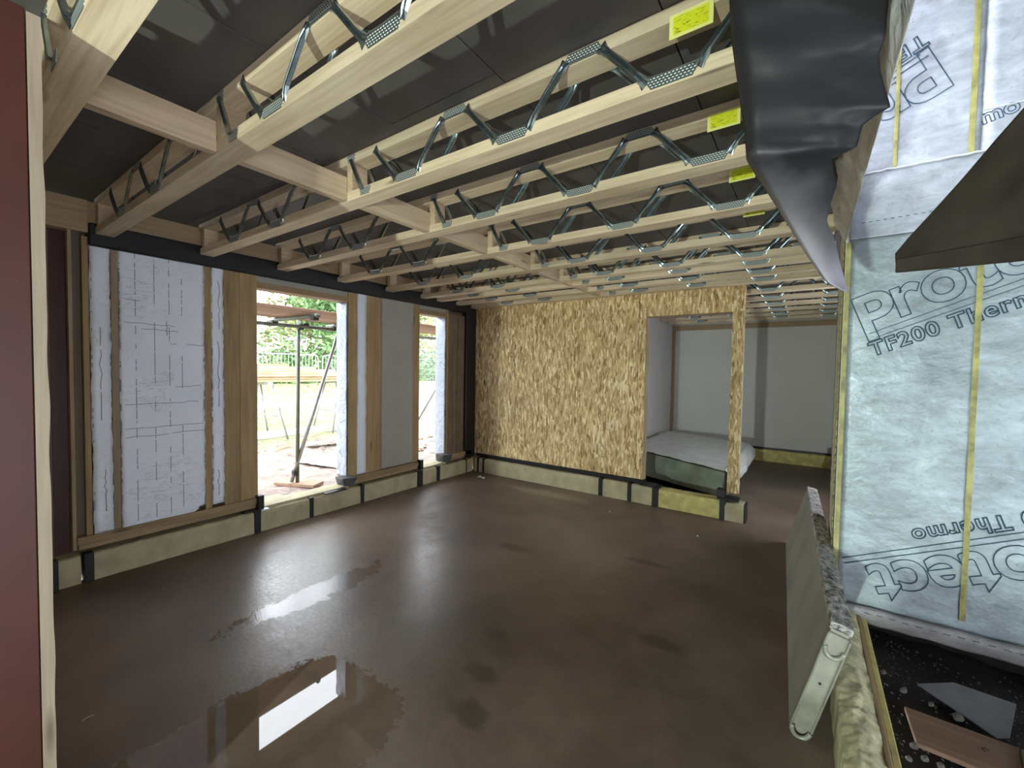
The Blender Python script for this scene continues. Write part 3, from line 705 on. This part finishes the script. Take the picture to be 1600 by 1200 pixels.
# south facing dark recess below the wall
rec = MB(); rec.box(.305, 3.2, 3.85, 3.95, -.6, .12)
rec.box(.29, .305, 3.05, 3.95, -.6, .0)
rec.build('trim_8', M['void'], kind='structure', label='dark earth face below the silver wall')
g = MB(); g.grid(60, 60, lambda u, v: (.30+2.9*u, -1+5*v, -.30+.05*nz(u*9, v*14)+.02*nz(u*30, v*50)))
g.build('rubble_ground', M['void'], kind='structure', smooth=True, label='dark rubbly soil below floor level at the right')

# edge strip of the slab: foam + timber
t9 = upstand('trim_9', 'yellow foam and timber edge of the slab at the lower right')
m = MB(); n1, n2 = 160, 14
def es(u, v):
    y = 1.0+2.03*u; a = v
    x = .135+(.268-.135)*v; z = .16+.035*math.sin(a*math.pi)+.014*nz(y*9, v*4)+.009*nz(y*40, v*9)
    if v == 0: z = .0
    return (x+.004*nz(y*10, v*3), y, z)
m.grid(n1, n2, es); m.build('insulation_block', M['foam_rough'], t9, smooth=True)
MB().box(.268, .285, 1.0, 3.03, -.25, .165).build('batten', M['plate_y'], t9, bevel=.004)
MB().box(.286, .312, 1.0, 3.02, -.25, .150).build('batten', M['yins_clean'], t9, bevel=.004)

# crumpled foil hanging along the joist ends
def foilf(u, v):
    y = .9+2.15*u; z = 2.245+.004*nz(y*6, 3)+.42*v
    return (.152-.075*max(0, min(1, (y-1.7)/.5))*math.sin(min(1, v*1.6)*math.pi*.75)*(.6+.5*nz(y*7, z*9))-min(1, v*6)*(.045*abs(nz(y*5, z*4, 2))+.012*nz(y*14, z*16, 5)), y, z)
m = MB(); m.grid(90, 34, foilf); cf = m.build('crumpled_foil', M['crumple'], smooth=True, label='crumpled silver foil skirt hanging from the joist ends', cat='foil skirt'); solidify(cf, .002)

# black membrane hanging in front
Lp = [(-60, 1136), (0, 1140), (60, 1143), (110, 1150), (160, 1157), (210, 1164), (250, 1167), (275, 1182), (300, 1199), (350, 1231), (400, 1262), (440, 1290), (452, 1312), (456, 1322)]
Rp = [(-60, 1390), (0, 1388), (60, 1383), (85, 1374), (110, 1375), (140, 1383), (167, 1391), (180, 1368), (195, 1348), (230, 1338), (248, 1299), (290, 1307), (315, 1298), (345, 1291), (370, 1302), (410, 1312), (440, 1320), (456, 1326)]
def interp(t, tab):
    for (a, x), (b, y_) in zip(tab, tab[1:]):
        if a <= t <= b: return x+(y_-x)*(t-a)/(b-a)
    return tab[-1][1]
def memf(u, v):
    py = -60+516*(1-(1-v)**1.0); a, b = interp(py, Lp), interp(py, Rp)
    px = a+(b-a)*u
    dep = 1.22+.35*max(0, (py-240)/216)+.10*(u-.5)
    wr_ = .012*nz(px*.012, py*.02, 3)+.02*math.sin(u*3.0)*(-1)+.004*nz(px*.05+py*.035, py*.06, 9)*(u**2)
    # crease
    if abs(py-222-6*nz(px*.02, 1)) < 5 and .2 < u < .8: wr_ += .003*math.cos((py-222)*.3)
    curl = .03*max(0, 1-u*8)**2
    p = at(px, py, 1, dep+wr_+curl); return tuple(p)
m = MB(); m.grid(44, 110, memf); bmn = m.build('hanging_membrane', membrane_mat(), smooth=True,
    label='torn black membrane hanging from the joist ends, narrowing to a tip painted pale as if lit', cat='membrane'); solidify(bmn, .0025)

# dark flap at the right edge
A = [at(1401, 425, 1, 1.45), at(1400, 396, 1, 1.45), at(1420, 372, 1, 1.42), at(1450, 340, 1, 1.36), at(1500, 285, 1, 1.28), at(1560, 215, 1, 1.20), at(1640, 125, 1, 1.12), at(1760, 0, 1, 1.05), at(1760, 390, 1, .95), at(1600, 405, 1, 1.08)]
fr = empty('dark_flap', (0, 0, 0), label='dark stiff flap with a straight rim jutting in from the right edge', cat='flap')
# face is subdivided so it can sag
def lerp(a, b, t): return a+(b-a)*t
top_e = A[1:8]; bot_a, bot_b = A[0], A[8]
def fl_(u, v):
    k = u*(len(top_e)-1); i = min(int(k), len(top_e)-2); t = lerp(top_e[i], top_e[i+1], k-i); b = lerp(bot_a, bot_b, u)
    p = lerp(b, t, v); p = p+Vector((0, -1, 0))*(.012*nz(p.x*7, p.z*9, 4)+.004*nz(p.x*30, p.z*30)); return tuple(p)
m = MB(); m.grid(50, 40, fl_); solidify(m.build('flap_sheet', M['flap'], fr, smooth=True), .004)
q0, q1 = A[0], A[8]; d = Vector((0, -.02, 0))
m = MB(); m.prism([q0+Vector((-.003, 0, -.004)), q1+Vector((0, 0, -.004)), q1+Vector((0, 0, .042)), q0+Vector((-.003, 0, .030))], d); m.build('rim', M['flap'], fr, bevel=.003)

# unseen roof over the tall part and outer walls, added to control daylight
MB().box(-.2, 3.3, -3.3, 3.6, 4.3, 4.4).build('added_roof', M['deck'], kind='structure')
MB().box(-.02, .15, -3.2, .9, 2.63, 4.3).build('wall_upper', M['rim'], kind='structure')
m = MB(); m.box(-4.2, -.3, -3.35, -3.2, -.3, 4.4); m.box(1.1, 3.3, -3.35, -3.2, -.3, 4.4); m.box(-.3, 1.1, -3.35, -3.2, -.3, 4.4)
m.build('added_wall_south', M['deck'], kind='structure', label='unseen closed wall added behind the camera to cut daylight')
m = MB(); m.box(2.7, 2.8, -3.2, -2.3, -.4, 4.35); m.box(2.7, 2.8, 1.0, 3.6, -.4, 4.35); m.box(2.7, 2.8, -2.3, 1.0, 1.65, 4.35); m.build('added_wall_east', M['deck'], kind='structure')  # unseen wall, its opening shaped to send daylight onto the left wall
MB().box(-4.2, -4.1, -3.2, .45, 0, 2.62).build('added_wall_west', M['deck'], kind='structure')
m = MB(); m.box(1.3, 1.4, 3.65, 4.6, -.3, 2.7); m.box(1.3, 1.4, 5.9, 8.7, -.3, 2.7); m.box(1.3, 1.4, 4.6, 5.9, -.3, .4); m.box(1.3, 1.4, 4.6, 5.9, 2.2, 2.7); m.build('unseen_wall_beyond', M['plaster'], kind='structure')  # unseen wall, its opening added to brighten the far room
MB().box(.155, 2.75, 3.56, 3.65, .14, 4.35).build('wall_behind', M['deck'], kind='structure')
# partition to the left of the camera, behind the red column
MB().box(-4.2, -1.70, -.02, .175, 0, 2.38).build('wall_near', M['osb'], kind='structure', label='partition behind the near red column')

# near red column with pale timber edge
nc = empty('steel_column', (-1.62, .15, 0), label='bright red steel column filling the left edge of the photo', cat='column')
MB().box(-.012, 0, -.12, .034, 0, 2.379).build('flange', M['red'], nc, bevel=.002)
MB().box(-.11, -.012, -.05, -.042, 0, 2.379).build('web_plate', M['red'], nc)
m = MB(); n = 60; prof = [(.004, .036), (.004, .060), (-.07, .060), (-.07, .036)]
vs = [(p[0]+.0012*nz(i*.35, 3), p[1]+(.003*nz(i*.3, 9) if j in (1, 2) else 0), 2.37*i/n) for i in range(n+1) for j, p in enumerate(prof)]
m.add(vs, [(i*4+j, i*4+(j+1) % 4, (i+1)*4+(j+1) % 4, (i+1)*4+j) for i in range(n) for j in range(4)]+[(0, 1, 2, 3), tuple(n*4+j for j in (3, 2, 1, 0))])
m.build('edge_timber', wood('pale rough timber', (.21, .155, .11), (.34, .27, .20), 'Z', .7), nc)

bs_ = empty('added_shade_stack', (.45, -.8, 0), label='unseen stack of boards added behind the camera to shade the silver wall', cat='added shade stack')  # out of view, added only to shade the foot of the silver wall
for k in range(22):
    MB().box(-.59+.01*nz(k, 1), .6, -.25, .30+.02*nz(k, 3), .004+k*.032, .033+k*.032).build('board', M['osb_h'], bs_)
# ------------------------------------------------------------------ leaning panel
pn = empty('leaning_panel', (0, 0, 0), label='pale edged heavy panel standing on edge, leaning on the slab edge at lower right', cat='panel')
b0, b1, t1, t0 = Vector((-.015, 2.10, .004)), Vector((-.11, 4.45, .004)), Vector((.035, 4.50, .50)), Vector((.112, 2.08, .505))
nx = (t0-b0).cross(b1-b0).normalized(); 
if nx.x < 0: nx = -nx
TH = .062
m = MB(); m.hexa([b0, b0+nx*TH, b1+nx*TH, b1, t0, t0+nx*TH, t1+nx*TH, t1]); m.build('core', M['pir'], pn, bevel=.003)
up = (t0-b0).normalized(); al = (b1-b0).normalized()
# crusty top edge in two lengths
for (s0, s1, hh) in ((.0, .62, .018), (.66, 1.0, .016)):
    mm = MB(); n = 40
    vs = []
    for i in range(n+1):
        s = s0+(s1-s0)*i/n; base = t0+(t1-t0)*s
        for (a, b) in ((-.006, -.01), (-.006, hh), (TH*.5, hh+.003), (TH+.006, hh), (TH+.006, -.01)):
            vs.append(base+nx*a+up*(b+(.004*nz(s*60, a*90)+.003*nz(s*150, a*60) if b > 0 else 0)))
    mm.add(vs, [(i*5+j, i*5+(j+1) % 5, (i+1)*5+(j+1) % 5, (i+1)*5+j) for i in range(n) for j in range(5)]+[(4, 3, 2, 1, 0), tuple(n*5+j for j in range(5))])
    mm.build('top_edge', M['grey_foil'], pn)
# end frame: channel with rounded corner clamps
fw = TH+.012
def endbox(a, b, o0, o1, nm, mat, dpt=.018):
    p = b0-nx*.006-al*dpt; m = MB()
    q = [p+up*a+nx*o0, p+up*a+nx*o1, p+up*a+nx*o1+al*dpt, p+up*a+nx*o0+al*dpt]
    r = [x+up*(b-a) for x in q]; m.hexa(q+r); return m.build(nm, M[mat], pn, bevel=.003)
endbox(.045, .495, .0, fw, 'end_channel', 'metal_pale', .014)
endbox(.045, .495, -.002, .006, 'channel_lip', 'metal_pale', .022); endbox(.045, .495, fw-.006, fw+.002, 'channel_lip', 'metal_pale', .022)
def corner(zc, sgn):
    c = b0-nx*.006-al*.02+up*zc+nx*fw*.5; pts = []
    for i in range(13):
        a = math.pi*i/12; pts.append(c+nx*math.cos(a)*fw*.42+up*sgn*math.sin(a)*fw*.55)
    m = MB(); m.tube(pts, .009, 7); m.build('corner_clamp', M['metal_pale'], pn, smooth=True)
corner(.045, -1); corner(.44, -1)
m = MB(); c = b0-nx*.006-al*.0145+up*.27+nx*fw*.5
m.prism([c+nx*math.cos(k*math.pi/5)*.005+up*math.sin(k*math.pi/5)*.006 for k in range(10)], -al*.001); m.build('bolt_hole', M['strap'], pn)

# ------------------------------------------------------------------ debris in the lower right void
tz = -.22
m = MB(); P = [at(1413, 1103, 2, tz), at(1432, 1160, 2, tz), at(1605, 1232, 2, tz), at(1592, 1168, 2, tz)]
m.prism(P, (0, 0, -.022)); o = m.build('brown_board', M['brownboard'], bevel=.003, label='flat brown board lying in the rubble at the lower right', cat='board')
m = MB(); c = at(1540, 1172, 2, tz+.001); m.tube([c+Vector((.012*math.cos(k), .010*math.sin(k), .0015)) for k in [i*.6 for i in range(9)]], .0015, 5); m.build('knot_ring', M['strap'], o)
P = [at(1433, 1068, 2, -.215), at(1490, 1066, 2, -.215), at(1588, 1100, 2, -.215), at(1578, 1152, 2, -.215), at(1558, 1152, 2, -.215)]
m = MB(); m.prism(P, (0, 0, -.008)); m.build('grey_sheet', M['slate'], bevel=.001, label='grey flat sheet offcut lying behind the brown board', cat='sheet')
P = [at(1594, 1170, 2, -.2), at(1606, 1225, 2, -.2), at(1680, 1240, 2, -.2), at(1680, 1172, 2, -.2)]
m = MB(); m.prism(P, (0, 0, -.03)); m.build('cement_slab', M['stone'], bevel=.004, label='pale slab just touching the right end of the brown board', cat='slab')
def stone_mesh(sx, sy, sz, seed):
    bm = bmesh.new(); bmesh.ops.create_icosphere(bm, subdivisions=2, radius=1)
    for v in bm.verts:
        k = 1+.35*nz(v.co.x*1.7+seed, v.co.y*1.7, v.co.z*1.7); v.co = Vector((v.co.x*sx*k, v.co.y*sy*k, v.co.z*sz*k))
    me = bpy.data.meshes.new('stone'); bm.to_mesh(me); bm.free(); me.materials.append(M['stone']); return me
for (px, py, s, e, lab) in ((1412, 1078, .020, 2.6, 'long pale chip of rubble nearest the top of the slab edge'), (1497, 1120, .032, 1.3, 'rounded dark grey stone between the grey sheet and the brown board'),
        (1428, 1165, .022, 1.6, 'pale stone below the left corner of the brown board'), (1445, 1185, .020, 1.5, 'pale stone beside the slab edge below the brown board'),
        (1420, 1185, .018, 1.3, 'small stone right against the slab edge at the bottom'), (1380, 1050, .018, 1.8, 'small stone under the foot of the silver wall'),
        (1470, 1196, .02, 1.4, 'stone on the bottom edge of the photo below the brown board'), (1455, 1100, .016, 2.2, 'thin chip at the edge of the brown board')):
    p = at(px, py, 2, -.225); me = stone_mesh(s*e*.7, s*.7, s*.55, px*.01); o = link('stone', me, None, p, label=lab, cat='stone', group='rubble in the void'); o.rotation_euler = (0, 0, -.5-px*.001)
m = MB()
for k in range(900):
    x, y_ = random.uniform(.33, 1.3), random.uniform(2.2, 3.75); s = random.uniform(.003, .008); z = -.30+.05*nz((x-.3)/2.9*9, (y_+1)/5*14)+s*.3
    m.add([(x-s, y_, z), (x+s*.8, y_-s, z), (x, y_+s, z), (x, y_, z+s*1.2)], [(0, 1, 2), (0, 1, 3), (1, 2, 3), (2, 0, 3)])
m.build('gravel', M['stone'], kind='stuff', label='fine rubble scattered over the dark soil at the lower right', cat='gravel')
P = [at(1385, 1085, 2, -.225), at(1362, 1140, 2, -.225), at(1395, 1190, 2, -.225), at(1432, 1100, 2, -.225)]
m = MB(); m.prism(P, (0, 0, -.01)); m.build('slate_piece', M['slate'], label='dark slab piece against the slab edge left of the brown board', cat='sheet') if False else None

# small things on the floor
p = at(753, 747, 2, .0)
m = MB(); m.grid(6, 6, lambda u, v: (-.06+.12*u, -.035+.07*v*(1-.5*u), .002+.018*abs(math.sin(u*3+v*2)))); o = m.build('paper_scrap', M['white_sheet'], label='white scrap lying near the far left corner', cat='scrap'); o.location = p; solidify(o, .002)
m = MB(); m.tube([at(128, 1127, 2, .004), at(136, 1121, 2, .005), at(147, 1117, 2, .004)], .0028, 5); m.build('wood_splinter', M['stud_pale'], label='pale splinter on the dark floor near the red column', cat='splinter')
for (px, py, lab) in ((953, 800, 'tiny pale crumb in the middle of the floor'), (1090, 838, 'tiny pale crumb near the doorway end of the floor'), (605, 768, 'tiny pale crumb near the left upstand')):
    m = MB(); c = at(px, py, 2, .0); s = .012
    m.add([c+Vector((-s, 0, 0)), c+Vector((s, -s*.6, 0)), c+Vector((0, s, 0)), c+Vector((0, 0, s))], [(0, 1, 2), (0, 1, 3), (1, 2, 3), (2, 0, 3)]); m.build('crumb', M['white_sheet'], label=lab, cat='crumb')
c = at(962, 772, 2, 0)
m = MB(); m.hexa([c+Vector(v) for v in ((-.10, -.02, 0), (.04, -.05, 0), (.05, .03, 0), (-.09, .04, 0), (-.03, -.01, .10), (.02, -.02, .07), (.02, .01, .07), (-.03, .02, .10))]); m.build('rubble_lump', M['grey_bracket'], label='dark broken lump against the back upstand', cat='rubble', bevel=.008)
c = at(975, 778, 2, 0); o = link('rubble_lump', stone_mesh(.05, .03, .025, 4), None, c+Vector((0, 0, .018)), label='pale foam lump beside the dark lump at the back upstand', cat='rubble')

# ------------------------------------------------------------------ wrapped pallet beyond the doorway
pk = empty('wrapped_pack', (-1.3, 6.5, 0), label='low pack with green front wrapped in white plastic beyond the doorway', cat='pack')
off = Vector((-1.3, 6.5, 0))
def P3(x, y, z): return Vector((x, y, z))-off
q = [(-.73, 5.28), (-.72, 7.55), (-2.05, 7.95), (-2.05, 5.85)]
zt = [.395, .40, .43, .435]
m = MB()
for (t0_, t1_, z0, z1) in ((0, .52, .10, .24), (.0, 1.0, .24, .385)): pass
a = [P3(x, y, .085) for x, y in q]; b = [P3(x, y, z-.025) for (x, y), z in zip(q, zt)]
m.hexa(a+b); m.build('green_blocks', M['green_ins'], pk, bevel=.006)
m = MB()
def tp(u, v):
    p = lerp(lerp(Vector((*q[3], zt[3])), Vector((*q[0], zt[0])), u), lerp(Vector((*q[2], zt[2])), Vector((*q[1], zt[1])), u), v)
    p.z += .012*nz(u*7, v*7)+.008*nz(u*20, v*17); p.y -= .02 if v == 0 else 0
    return tuple(p-off)
m.grid(40, 40, tp)
solidify(m.build('plastic_cover', M['plastic'], pk, smooth=True), .003)
m = MB(); m.grid(26, 16, lambda u, v: tuple(P3(-.735+.05*math.sin(v*3)+.12*math.sin(v*math.pi)*(.6+.4*nz(u*6, v*3))+.02*nz(u*14, v*9), 5.25+2.3*u, .11+.30*v)))
solidify(m.build('plastic_end', M['plastic'], pk, smooth=True), .003)
for x in (-1.9, -1.35, -.85):
    MB().box(x-off.x-.04, x-off.x+.04, 5.9-off.y, 7.4-off.y, 0, .085).build('pallet_bearer', M['plank'], pk)

# ------------------------------------------------------------------ OUTSIDE
g = MB(); g.grid(110, 110, lambda u, v: (-4.24-30*u**1.7, -10+34*v, -.10+.30*max(0, min(3.4, 30*u**1.7-5.8))+.05*nz(u*22, v*30)+.02*nz(u*70, v*90)+.012*nz(u*200, v*200)))
g.build('muddy_ground', M['ground'], kind='structure', smooth=True, label='churned mud and rough grass outside the openings')
# scaffold
def coupler(p, nm='coupler', parent=None):
    m = MB(); m.box(p[0]-.035, p[0]+.035, p[1]-.035, p[1]+.035, p[2]-.035, p[2]+.035); m.tube([(p[0]-.05, p[1], p[2]+.03), (p[0]+.05, p[1], p[2]+.03)], .012, 6); m.build(nm, M['rust'], parent, bevel=.008)
sc = empty('scaffold', (-5.45, 2.95, -.08), label='tube scaffold with a raking brace standing outside the wide opening', cat='scaffold'); SO = Vector((-5.45, 2.95, -.08))
def S(p): return Vector(p)-SO
m = MB(); m.tube([S((-5.485, 2.93, -.03)), S((-5.485, 2.95, 2.12))], .024, 10); m.build('standard', M['green_tube'], sc, smooth=True)
m = MB(); m.tube([S((-5.42, .6, 2.005)), S((-5.42, 7.5, 2.035))], .024, 10); m.build('ledger', M['green_tube'], sc, smooth=True)
m = MB(); m.tube([S((-5.50, 2.86, -.02)), S((-5.36, 3.46, 2.02))], .024, 10); m.build('brace', M['steel_galv'], sc, smooth=True)
m = MB(); m.tube([S((-5.485, 6.05, -.03)), S((-5.485, 6.05, 2.12))], .024, 10); m.build('standard', M['green_tube'], sc, smooth=True)
m = MB(); m.tube([S((-5.50, 4.55, .0)), S((-5.40, 6.0, 1.9))], .024, 10); m.build('brace', M['steel_galv'], sc, smooth=True)
for y in (2.62, 3.42, 5.55): 
    m = MB(); m.tube([S((-5.6, y, 2.068)), S((-4.42, y-.02, 2.06))], .024, 10); m.build('transom', M['green_tube'], sc, smooth=True)
for p in ((-5.44, 2.95, 2.01), (-5.44, 3.02, 2.03), (-5.40, 3.42, 2.03), (-5.44, 2.62, 2.03), (-5.48, 2.90, .10), (-4.5, 2.6, 2.045)): coupler(tuple(S(p)), 'coupler', sc)
for k in range(4):
    a = -4.52-.228*k
    MB().box(a-.225, a, .4, 8.0, 2.095, 2.133).build('scaffold_board', M['plank'], bevel=.004, cat='scaffold board', group='scaffold boards over the openings',
        label='scaffold board seen from below outside the openings, %s from the wall' % ['nearest', 'second', 'third', 'farthest'][k])
MB().box(-5.47, -5.44, .4, 8.0, 2.14, 2.30).build('toe_board', M['plank'], label='toe board on edge along the outside of the scaffold deck', cat='scaffold board') if False else None
m = MB(); m.hexa([(-5.72, 2.74, -.075), (-5.18, 2.98, -.075), (-5.28, 3.18, -.075), (-5.80, 2.93, -.075), (-5.72, 2.74, -.035), (-5.18, 2.98, -.035), (-5.28, 3.18, -.035), (-5.80, 2.93, -.035)])
m.build('sole_board', M['plank'], bevel=.004, label='short plank under the foot of the scaffold', cat='board')
# plank stack on trestles
Y0, X0 = 3.3, -9.4
def trestle(x, y, lab):
    t = empty('trestle', (x, y, -.1), label=lab, cat='trestle')
    for dx in (-.35, .35):
        for dy in (-.3, .3):
            m = MB(); m.tube([(dx*1.25, dy*1.3, 0), (dx*.8, dy*.5, 1.22)], .022, 8); m.build('leg', M['steel_galv'], t, smooth=True)
    MB().box(-.5, .5, -.05, .05, 1.2, 1.25).build('top_rail', M['steel_galv'], t)
    for dy in (-.22, .22): MB().box(-.42, .42, dy-.015, dy+.015, .5, .53).build('cross_rail', M['steel_galv'], t)
trestle(-9.7, 4.35, 'tubular trestle under the left end of the outdoor plank stack'); trestle(-9.7, 6.2, 'tubular trestle under the right end of the outdoor plank stack')
rr = random.Random(3); z = 1.155; n = 0
pos = ['bottom', 'second lowest', 'third', 'fourth', 'fifth', 'sixth', 'top']
for lay in range(7):
    k = 0; x = -10.1+rr.uniform(0, .1)
    while x < -9.25-(lay*.05):
        L = 3.9-.34*lay+rr.uniform(-.7, .3); yc = 5.2-.22*lay+rr.uniform(-.35, .35); a = rr.uniform(-.004, .004); w_ = .17
        m = MB(); c, s = math.cos(a), math.sin(a)
        pts = [(-w_/2, -L/2), (w_/2, -L/2), (w_/2, L/2), (-w_/2, L/2)]; pp = [(px*c-py*s, px*s+py*c) for px, py in pts]
        m.hexa([(px, py, 0) for px, py in pp]+[(px, py, .05) for px, py in pp])
        o = m.build('plank', M['newplank'], bevel=.003, cat='plank', group='planks stacked on the outdoor trestles',
            label='fresh plank in the %s layer of the outdoor stack, %s' % (pos[lay], ['at the back', 'second from the back', 'third from the back', 'fourth from the back', 'at the front'][min(k, 4)])); k += 1; o.location = (x, yc, z)
        x += .21
    z += .056
m = MB(); m.hexa([(-9.3, 3.9, .62), (-9.15, 3.9, .62), (-9.15, 6.5, .64), (-9.3, 6.5, .64), (-9.3, 3.9, .70), (-9.15, 3.9, .70), (-9.15, 6.5, .72), (-9.3, 6.5, .72)])
m.build('rail_plank', M['white_sheet'], label='pale board slung across the trestle legs below the plank stack', cat='plank', bevel=.003)
m = MB(); m.hexa([Vector(v) for v in ((-8.0, 3.9, -.07), (-7.9, 3.8, -.07), (-9.6, 6.0, -.02), (-9.7, 6.1, -.02), (-8.0, 3.9, -.02), (-7.9, 3.8, -.02), (-9.6, 6.0, .03), (-9.7, 6.1, .03))])
m.build('loose_plank', M['newplank'], label='loose plank lying on the mud in front of the trestles', cat='plank', bevel=.003)
MB().box(-9.9, -9.7, 3.6, 6.9, -.1, .03).build('kerb_beam', M['white_sheet'], label='long pale beam on the ground under the trestles', cat='beam')
# crumpled white sheet on the mud, dark membrane strip
m = MB(); m.grid(24, 24, lambda u, v: (-6.9+1.5*u, 3.6+.9*v+.3*u, -.085+.06*abs(nz(u*6, v*6))*math.sin(u*math.pi)*math.sin(v*math.pi)*2+.02*nz(u*15, v*15)+.02))
solidify(m.build('plastic_sheet', M['white_sheet'], smooth=True, label='crumpled white plastic sheet on the mud beyond the scaffold foot', cat='plastic sheet'), .004)
m = MB(); m.grid(16, 4, lambda u, v: (-8.0+.3*v, 4.4+1.1*u, -.03+.04*math.sin(u*4)+.02*v)); solidify(m.build('felt_strip', M['slate'], smooth=True, label='curled grey strip of felt lying on the mud', cat='felt strip'), .006)
cl = MB()
for i in range(150):
    x, y_ = random.uniform(-9.5, -4.7), random.uniform(1.4, 7.5); q = random.uniform(.03, .10)
    if (-7.2 < x < -5.0 and 2.5 < y_ < 5.2) or x < -8.8: continue
    me = stone_mesh(q, q*.8, q*.5, i*2.3); cl.add([(v.co.x+x, v.co.y+y_, v.co.z-.09) for v in me.vertices], [tuple(p.vertices) for p in me.polygons], i % 3); bpy.data.meshes.remove(me)
cl.build('clods', [M['ground'], M['ground'], M['brownboard']], kind='stuff', label='clods of mud and brick scattered outside the openings', cat='rubble')
m = MB(); m.box(-5.2, -4.85, 2.0, 2.55, -.09, -.04); m.build('brick_slab', M['brownboard'], label='reddish slab on the mud just outside the wide opening', cat='slab', bevel=.01)
# crowd barriers
def barrier(x, y, L, lab):
    b = empty('crowd_barrier', (x, y, .82), label=lab, cat='barrier'); r = .12
    pts = [(0, 0, .05), (0, 0, 1.05-r), (0, r*.3, 1.05-r*.3), (0, r, 1.05), (0, L-r, 1.05), (0, L-r*.3, 1.05-r*.3), (0, L, 1.05-r), (0, L, .05)]
    m = MB(); m.tube(pts, .019, 7); m.build('frame', M['steel_galv'], b, smooth=True)
    m = MB(); m.tube([(0, 0, .2), (0, L, .2)], .014, 6); m.build('lower_rail', M['steel_galv'], b)
    bar = MB().tube([(0, 0, .2), (0, 0, 1.05)], .008, 5).mesh('bar', M['steel_galv'])
    k = .12
    while k < L-.05: link('bar', bar, b, (0, k, 0)); k += .11
    for yy in (.3, L-.3): 
        m = MB(); m.tube([(-.3, yy, 0), (0, yy, .08), (.3, yy, 0)], .014, 6); m.build('foot', M['steel_galv'], b)
barrier(-13.2, 3.1, 2.2, 'galvanised crowd barrier at the left behind the plank stack')
barrier(-13.2, 5.45, 2.3, 'galvanised crowd barrier in the middle behind the plank stack')
barrier(-13.2, 7.9, 2.3, 'galvanised crowd barrier to the right of the plank stack')
for k, (xx, yy) in enumerate(((-12.0, 10.4), (-12.0, 12.9))):
    h = empty('mesh_fence_panel', (xx, yy, .55), label='tall wire mesh fence panel seen through the narrow opening, %s' % ['left one', 'right one'][k], cat='fence panel')
    m = MB(); m.tube([(0, 0, 0), (0, 0, 2.0), (0, 2.4, 2.0), (0, 2.4, 0)], .02, 7); m.build('frame', M['steel_galv'], h)
    m = MB()
    for i in range(1, 40): m.tube([(0, i*.06, .15), (0, i*.06, 2.0)], .004, 4, caps=False)
    for i in range(10): m.tube([(0, 0, .15+i*.19), (0, 2.4, .15+i*.19)], .004, 4, caps=False)
    m.build('wire_mesh', M['steel_galv'], h, kind='stuff')
# trees and hedge
def tree(x, y, h, w_, mat, lab, seed, n=6500, lo=.08, ls=.17):
    rt = random.Random(seed); t = empty('tree', (x, y, .85), label=lab, cat='tree', group='trees behind the site fence')
    m = MB(); m.tube([(0, 0, 0), (.1, .05, h*.5), (0, 0, h*.92)], [.16, .11, .03], 8); m.build('trunk', M['bark'], t, smooth=True)
    m = MB()
    for i in range(14):
        a = rt.uniform(0, 6.28); z = h*rt.uniform(.2, .85); r = w_*(1-z/h)*.9+.2
        m.tube([(0, 0, z), (math.cos(a)*r, math.sin(a)*r, z+.25*r)], [.035, .008], 5)
    m.build('branches', M['bark'], t)
    m = MB()
    cl = [(rt.uniform(0, 6.28), rt.uniform(lo, 1), rt.uniform(.35, 1.0)) for _ in range(60)]
    for i in range(n):
        a, zz, rf = cl[i % 60]; z = h*zz; rmax = w_*(1-zz**1.6*.85)
        c = Vector((math.cos(a)*rmax*rf, math.sin(a)*rmax*rf, z))+Vector((rt.gauss(0, .33), rt.gauss(0, .33), rt.gauss(0, .26)))
        u = Vector((rt.gauss(0, 1), rt.gauss(0, 1), rt.gauss(0, .6))).normalized(); v = u.orthogonal().normalized(); s = ls*rt.uniform(.6, 1.3)
        m.add([c-u*s, c-v*s*.35, c+u*s, c+v*s*.35], [(0, 1, 2, 3)])
    m.build('foliage', mat, t, kind='stuff')
tree(-18.6, 2.2, 7.5, 1.9, M['leaf'], 'dark evergreen behind the left end of the barriers', 1)
tree(-22.6, 7.0, 8.0, 2.0, M['leaf'], 'dense evergreen straight behind the plank stack', 2)
tree(-18.6, 11.2, 6.5, 2.0, M['leaf'], 'bushy evergreen to the right of the plank stack', 3)
tree(-28, 5.5, 11.5, 3.6, M['leaf2'], 'pale yellowish tree rising farthest back', 4)
tree(-24, 13.5, 8.0, 3.0, M['leaf2'], 'pale tree seen above the mesh fence', 5)
tree(-18.6, 16.2, 5.5, 2.3, M['leaf2'], 'pale tree at the right end, seen in the narrow opening', 6)
tree(-18.6, 21.5, 5.0, 2.4, M['leaf'], 'low dark tree beyond the mesh fence', 7)
m = MB(); rt = random.Random(11)
for i in range(6000):
    c = Vector((-14.4+max(-.55, min(.55, rt.gauss(0, .4))), rt.uniform(0, 24), .9+abs(rt.gauss(0, .7)))); u = Vector((rt.gauss(0, 1), rt.gauss(0, 1), rt.gauss(0, 1))).normalized(); v = u.orthogonal().normalized(); s = .12
    m.add([c-u*s, c-v*s*.4, c+u*s, c+v*s*.4], [(0, 1, 2, 3)])
m.build('hedge', M['leaf'], kind='stuff', label='low tangled hedge behind the barriers', cat='hedge')
